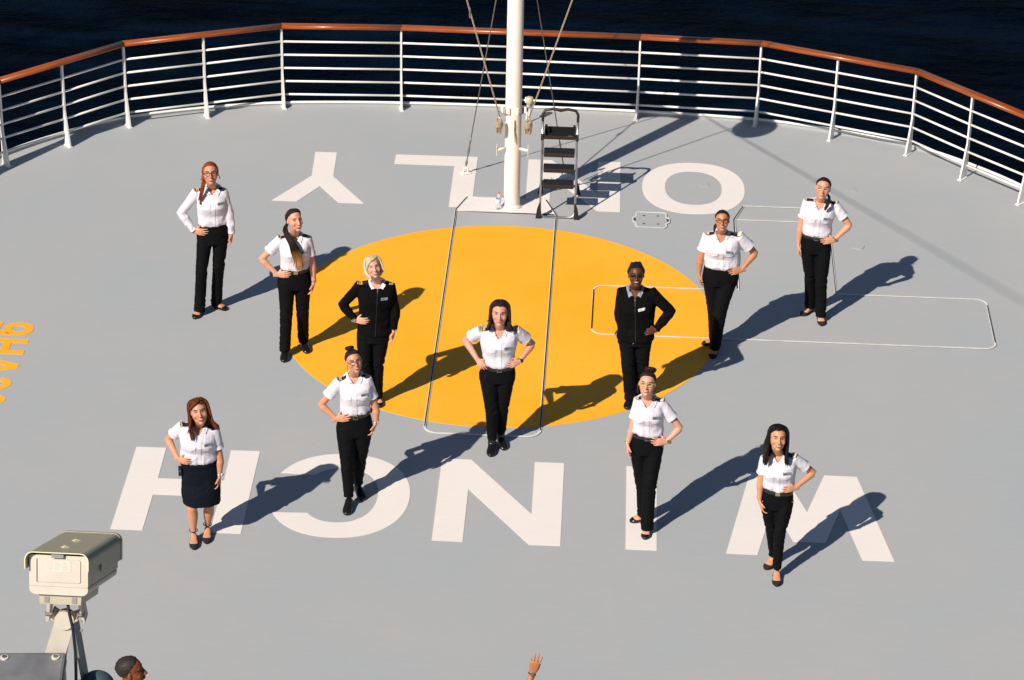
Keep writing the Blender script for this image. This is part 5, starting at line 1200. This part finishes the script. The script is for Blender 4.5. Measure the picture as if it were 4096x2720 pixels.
        if o.get('strap'):
            sb_ = MB(); c = Vector((an.x, an.y, an.z + .01)); sb_.tube([c + sd_ * (.041 * math.cos(t)) + fd * (.041 * math.sin(t)) for t in np.linspace(0, 2 * PI, 17)], .004, 6, cap=False); sb_.build('ankle_strap', M['shoe'], root)
    # hair
    if o.get('hair'):
        mbh, lk = hair_style(o['hair'], rnd)
        mbh.v = [tuple(H(v)) for v in mbh.v]
        ho = mesh_obj('hair', mbh.v, mbh.f, o['hairmat'], root, smooth=True)
        at = ho.data.attributes.new('lk', 'FLOAT_VECTOR', 'POINT')
        if len(lk) == len(ho.data.vertices): at.data.foreach_set('vector', np.array(lk, float).reshape(-1))
    if o.get('glasses'):
        gm, kw = o['glasses']; gb, lb = glasses_geo(**kw)
        gb.v = [tuple(H(v)) for v in gb.v]; go = gb.build('sunglasses' if kw.get('sunny') else 'glasses', gm, root, smooth=True)
        if kw.get('sunny'): lb.v = [tuple(H(v)) for v in lb.v]; lb.build('lens', M['darklens'], go)
    for a, kind in (o.get('wrist') or {}).items():
        W_, dr = wristinfo[a]; c = W_ - dr * .012; u = dr.orthogonal().normalized(); v = dr.cross(u)
        wb_ = MB(); wb_.tube([c + u * (.0285 * math.cos(t)) + v * (.0285 * math.sin(t)) for t in np.linspace(0, 2 * PI, 17)], .0055 if kind[0] != 'band' else .003, 6, .0055 if kind[0] != 'band' else .003, cap=False)
        wo_ = wb_.build('watch' if kind[0] == 'watch' else 'bracelet', kind[1], root, smooth=True)
        if kind[0] == 'watch':
            nd = -n if d['m' + a] == 'wave' else n if d['m' + a] != 'hang' else (l * (1 if a == 'b' else -1) * .8 + n * .6).normalized()
            nd = (nd - dr * nd.dot(dr)).normalized(); wb_ = MB(); wb_.tube([c + nd * .026, c + nd * .036], [.017, .0155], 14); wb_.build('watch_face', kind[2], wo_)
    return root
SK_fair = dict(base=(.66, .375, .27), lip=(.50, .13, .11), brow=(.10, .05, .03))
def ep_(n_, pale=False):
    """gold bars at the outer end of the shoulder board"""
    if n_ == 'wide': return [(.62, .80, 2), (.80, .95, 1)]
    if n_ == 1: return [(.78, .92, 1)]
    out = []; s = .95
    for i in range(n_): out.append((s - .085, s, 1)); s -= .17 if n_ < 4 else .145
    return out
hm = hair_mat
crew = {
 1: dict(label='auburn haired woman with a side braid, glasses and long sleeved white shirt', skin=skin_mat('skin_light_tan', (.58, .32, .21), (.45, .14, .11), (.12, .04, .02)), hair='braid', hairmat=hm('hair_auburn', (.26, .055, .010), (.11, .020, .006)),
   sleeve='long', leg=(.088, .066, .064), hem=.045, ep=ep_(3), glasses=(mat('tortoise_frame', (.03, .015, .01), .3), dict(w_=.050, h_=.036)), belt=False, shoe='flat', wrist={'b': ('watch', M['goldm'], M['paleb'])}, yaw=0, pitch=20, wtilt=.10),
 2: dict(label='young woman with a long dark ponytail, blond at the ends, over her shirt front', skin=skin_mat('skin_fair', (.66, .38, .29), (.55, .22, .18), (.06, .03, .02), iris=(.06, .04, .03)), hair='pony', hairmat=hm('hair_ombre', (.60, .30, .10), (.50, .24, .07), (.022, .012, .008), 1.20, 1.36),
   leg=(.092, .068, .060), hem=.07, ep=ep_(2), buckle=('plate', M['goldm']), shoe='oxford', wrist={'b': ('band', M['rubber'])}, yaw=26, pitch=16, roll=0, wtilt=.04),
 3: dict(label='short haired blond woman in a black sweater with a white collar and gold shoulder bars', skin=skin_mat('skin_pale', (.68, .40, .31), (.55, .20, .17), (.30, .19, .10), iris=(.08, .10, .12)), hair='bob', hairmat=hm('hair_blond', (.62, .52, .35), (.40, .32, .20)),
   top='knit', sleeve='long', leg=(.090, .066, .062), hem=.05, ep=ep_(3), shoe='flat', vneck=.024, clip=('key_tag', mat('tag_cyan', (.02, .38, .62), .4), .0, .86, (.018, .012, .030)), wrist={'a': ('watch', M['silverm'], M['silverm']), 'b': ('watch', M['silverm'], M['silverm'])}, yaw=8, pitch=20, bz=-.11, bx=.082),
 4: dict(label='dark haired woman standing in the centre with both hands on her hips', skin=skin_mat('skin_rosy', (.68, .37, .30), (.62, .13, .12), (.05, .025, .02), teeth=False), hair='shoulder', hairmat=hm('hair_dark_brown', (.035, .014, .010), (.012, .006, .005)),
   leg=(.098, .066, .052), hem=.12, ep=ep_(4), buckle=('frame', M['silverm']), shoe='boot', wrist={'b': ('watch', M['rubber'], M['rubber'])}, yaw=-2, pitch=12, girth=1.05),
 5: dict(label='woman in dark sunglasses and a zipped black sweater with a grey collar', skin=skin_mat('skin_deep_brown', (.115, .042, .020), (.22, .07, .055), (.01, .006, .005)), hair='cornrow', hairmat=hm('hair_black_braids', (.014, .010, .009), (.007, .005, .005)),
   top='knit', sleeve='long', leg=(.092, .072, .066), hem=.06, shoe='oxford', collar='grey', vneck=.05, badgew=True, btilt=.2, glasses=(mat('sunglass_frame', (.03, .028, .008), .3), dict(w_=.056, h_=.028, sunny=True, th=.0028)), yaw=2, pitch=18, girth=1.16, bz=-.15, bx=.07),
 6: dict(label='woman with red framed glasses, dark hair tied back and broad white shirt', skin=skin_mat('skin_tan', (.52, .27, .155), (.42, .14, .10), (.03, .015, .01)), hair='back', hairmat=hm('hair_black_tied', (.018, .010, .009), (.008, .005, .005)),
   leg=(.104, .074, .062), hem=.06, ep=ep_('wide'), belt=False, shoe='flat', shoemat=M['suede'], glasses=(mat('red_frame', (.16, .008, .012), .3), dict(w_=.052, h_=.034, th=.0032)), yaw=0, pitch=20, girth=1.16, armg=1.02, btilt=-.15),
 7: dict(label='woman with clear framed glasses and a low side ponytail, farthest right', skin=skin_mat('skin_light', (.66, .37, .26), (.60, .10, .09), (.06, .03, .02)), hair='sidetail', hairmat=hm('hair_dark', (.022, .012, .010), (.009, .006, .005)),
   leg=(.090, .068, .060), hem=.06, ep=ep_(1), buckle=('frame', M['silverm']), shoe='flat', shoemat=M['suede'], glasses=(mat('pale_frame', (.45, .42, .36), .3), dict(w_=.052, h_=.036)), wrist={'b': ('watch', M['rubber'], M['steel'])}, yaw=-2, pitch=18, btilt=-.15, roll=-6, wtilt=-.08),
 8: dict(label='woman with a neat top bun and brown glasses in front of the blond woman', skin=skin_mat('skin_olive', (.62, .34, .23), (.45, .14, .11), (.05, .03, .02)), hair='bun', hairmat=hm('hair_brown_black', (.025, .014, .011), (.010, .007, .006)),
   leg=(.096, .066, .048), hem=.12, ep=ep_(3), buckle=('frame', M['goldm']), shoe='oxford', glasses=(mat('brown_frame', (.05, .02, .012), .3), dict(w_=.052, h_=.038, square=.2)), wrist={'b': ('watch', M['silverm'], M['silverm'])}, yaw=12, pitch=18, bx=.10, wtilt=.10, hsc=1.05),
 9: dict(clip=('radio', M['plastic'], -.004, .80, (.030, .045, .095)), label='woman in a dark navy knee length skirt and heels with long auburn hair', skin=skin_mat('skin_warm', (.60, .33, .22), (.62, .06, .07), (.07, .035, .02)), hair='longauburn', hairmat=hm('hair_red_brown', (.17, .040, .012), (.050, .014, .007)),
   skirt=True, leg=(.09, .06, .05), lower=M['navy'], ep=ep_(1), shoe='flat', shoemat=M['suede'], strap=True, wrist={'b': ('watch', M['silverm'], M['paleb'])}, yaw=4, pitch=20, roll=7, legg=.95, wtilt=.02),
 10: dict(label='woman with a messy top bun and lime green glasses, hand on her left hip', skin=skin_mat('skin_pink', (.68, .40, .32), (.58, .20, .18), (.12, .07, .05)), hair='messybun', hairmat=hm('hair_deep_brown', (.028, .015, .012), (.012, .007, .006)),
   leg=(.088, .068, .064), hem=.05, ep=ep_('wide'), buckle=('frame', M['silverm']), shoe='flat', glasses=(mat('lime_frame', (.40, .48, .06), .3), dict(w_=.052, h_=.032)), wrist={'b': ('watch', M['goldm'], M['goldm']), 'a': ('band', M['goldm'])}, yaw=-6, pitch=20, badgew=False, btilt=-.15, wtilt=-.08, roll=-2, girth=.96),
 11: dict(label='slim young woman with long straight black hair and slim trousers, nearest on the right', skin=skin_mat('skin_golden', (.62, .35, .22), (.50, .17, .13), (.04, .02, .015)), hair='longblack', hairmat=hm('hair_jet_black', (.011, .008, .008), (.005, .004, .004)),
   leg=(.082, .054, .042), hem=.11, ep=ep_('wide'), buckle=('plate', M['goldm']), shoe='flat', shoemat=M['suede'], yaw=10, pitch=18, roll=-4, wtilt=-.10, girth=.92, legg=.88),
}
for k_, o_ in crew.items(): make_person(k_, o_)

# the man at the bottom left edge and the person waving at the bottom edge stand nearer, on their own decks
def stand(k, base, heading, H_=1.76, pose='plain'):
    nv = Vector((math.cos(rad(heading)), math.sin(rad(heading)), 0)); lv = Vector((-nv.y, nv.x, 0))
    Zv = Vector((0, 0, 1)); J = {}
    def p(x, y, z): return list(lv * x + nv * y + Zv * z * H_ / 1.72)
    J.update(base=base[:2], n=list(nv), l=list(lv), hs=.25, roll=0, hip=p(0, 0, .90), neck=p(0, 0, 1.45), head=p(0, .03, 1.60), ma='hang', mb='hang')
    for a, s in (('a', -1), ('b', 1)):
        J['h' + a] = p(s * .09, 0, .90); J['k' + a] = p(s * .12, .03, .50); J['a' + a] = p(s * .13, -.02, .10); J['o' + a] = p(s * .16, .14, .03)
        J['s' + a] = p(s * .19, -.01, 1.39); J['e' + a] = p(s * .25, -.04, 1.12); J['w' + a] = p(s * .26, .03, .88); J['t' + a] = p(s * .26, .05, .72)
    J['tors'] = [p(0, 0, 1.28) + [.19], p(0, 0, 1.16) + [.175], p(0, 0, 1.05) + [.165], p(0, 0, .90) + [.18]]
    PD[k] = J; return J
# man in profile, facing right; his height puts the crown of his head where the photograph has it
J = stand(20, (-3.20, 16.60, 0), 5, 1.70)
make_person(20, dict(label='man with cropped greying hair seen in profile at the bottom left edge', z=2.34, group='onlookers at the bottom edge', skin=skin_mat('skin_sunburnt_brown', (.26, .085, .030), (.22, .06, .04), (.02, .015, .012), teeth=False), hair='crop', hairmat=hm('hair_grey_crop', (.050, .040, .033), (.014, .012, .010)),
   top='tee', topmat=cloth_mat('tan_shirt', (.5, .42, .3)), sleeve='short', leg=(.09, .07, .065), hem=.06, shoe='oxford', badge=False, collar=None, yaw=0, pitch=6, roll=0, bust=0.0, belt=False, hsc=.93))
J = stand(21, (-.34, 19.62, 0), 90, 1.66)
B21 = Vector((-.34, 19.62, 0))
for q_, p_ in (('sb', (-.53, 19.62, 1.39)), ('eb', (-.585, 19.66, 1.655)), ('wb', (-.507, 19.75, 1.905)), ('tb', (-.473, 19.76, 2.077))): J[q_] = list(Vector(p_) - B21)
J['mb'] = 'wave'
make_person(21, dict(label='person holding up a hand with three fingers spread and a black watch', group='onlookers at the bottom edge', skin=skin_mat('skin_amber', (.50, .235, .12), (.4, .14, .1), (.03, .02, .015)), hair='bun', hairmat=crew[8]['hairmat'],
   ext=(.12, .10, .16, 1.7), top='tee', topmat=cloth_mat('dark_shirt', (.02, .02, .025)), sleeve='short', leg=(.09, .07, .06), hem=.06, shoe='oxford', badge=False, collar=None, yaw=0, pitch=0, roll=0, belt=False, wrist={'b': ('watch', M['rubber'], M['steel'])}))
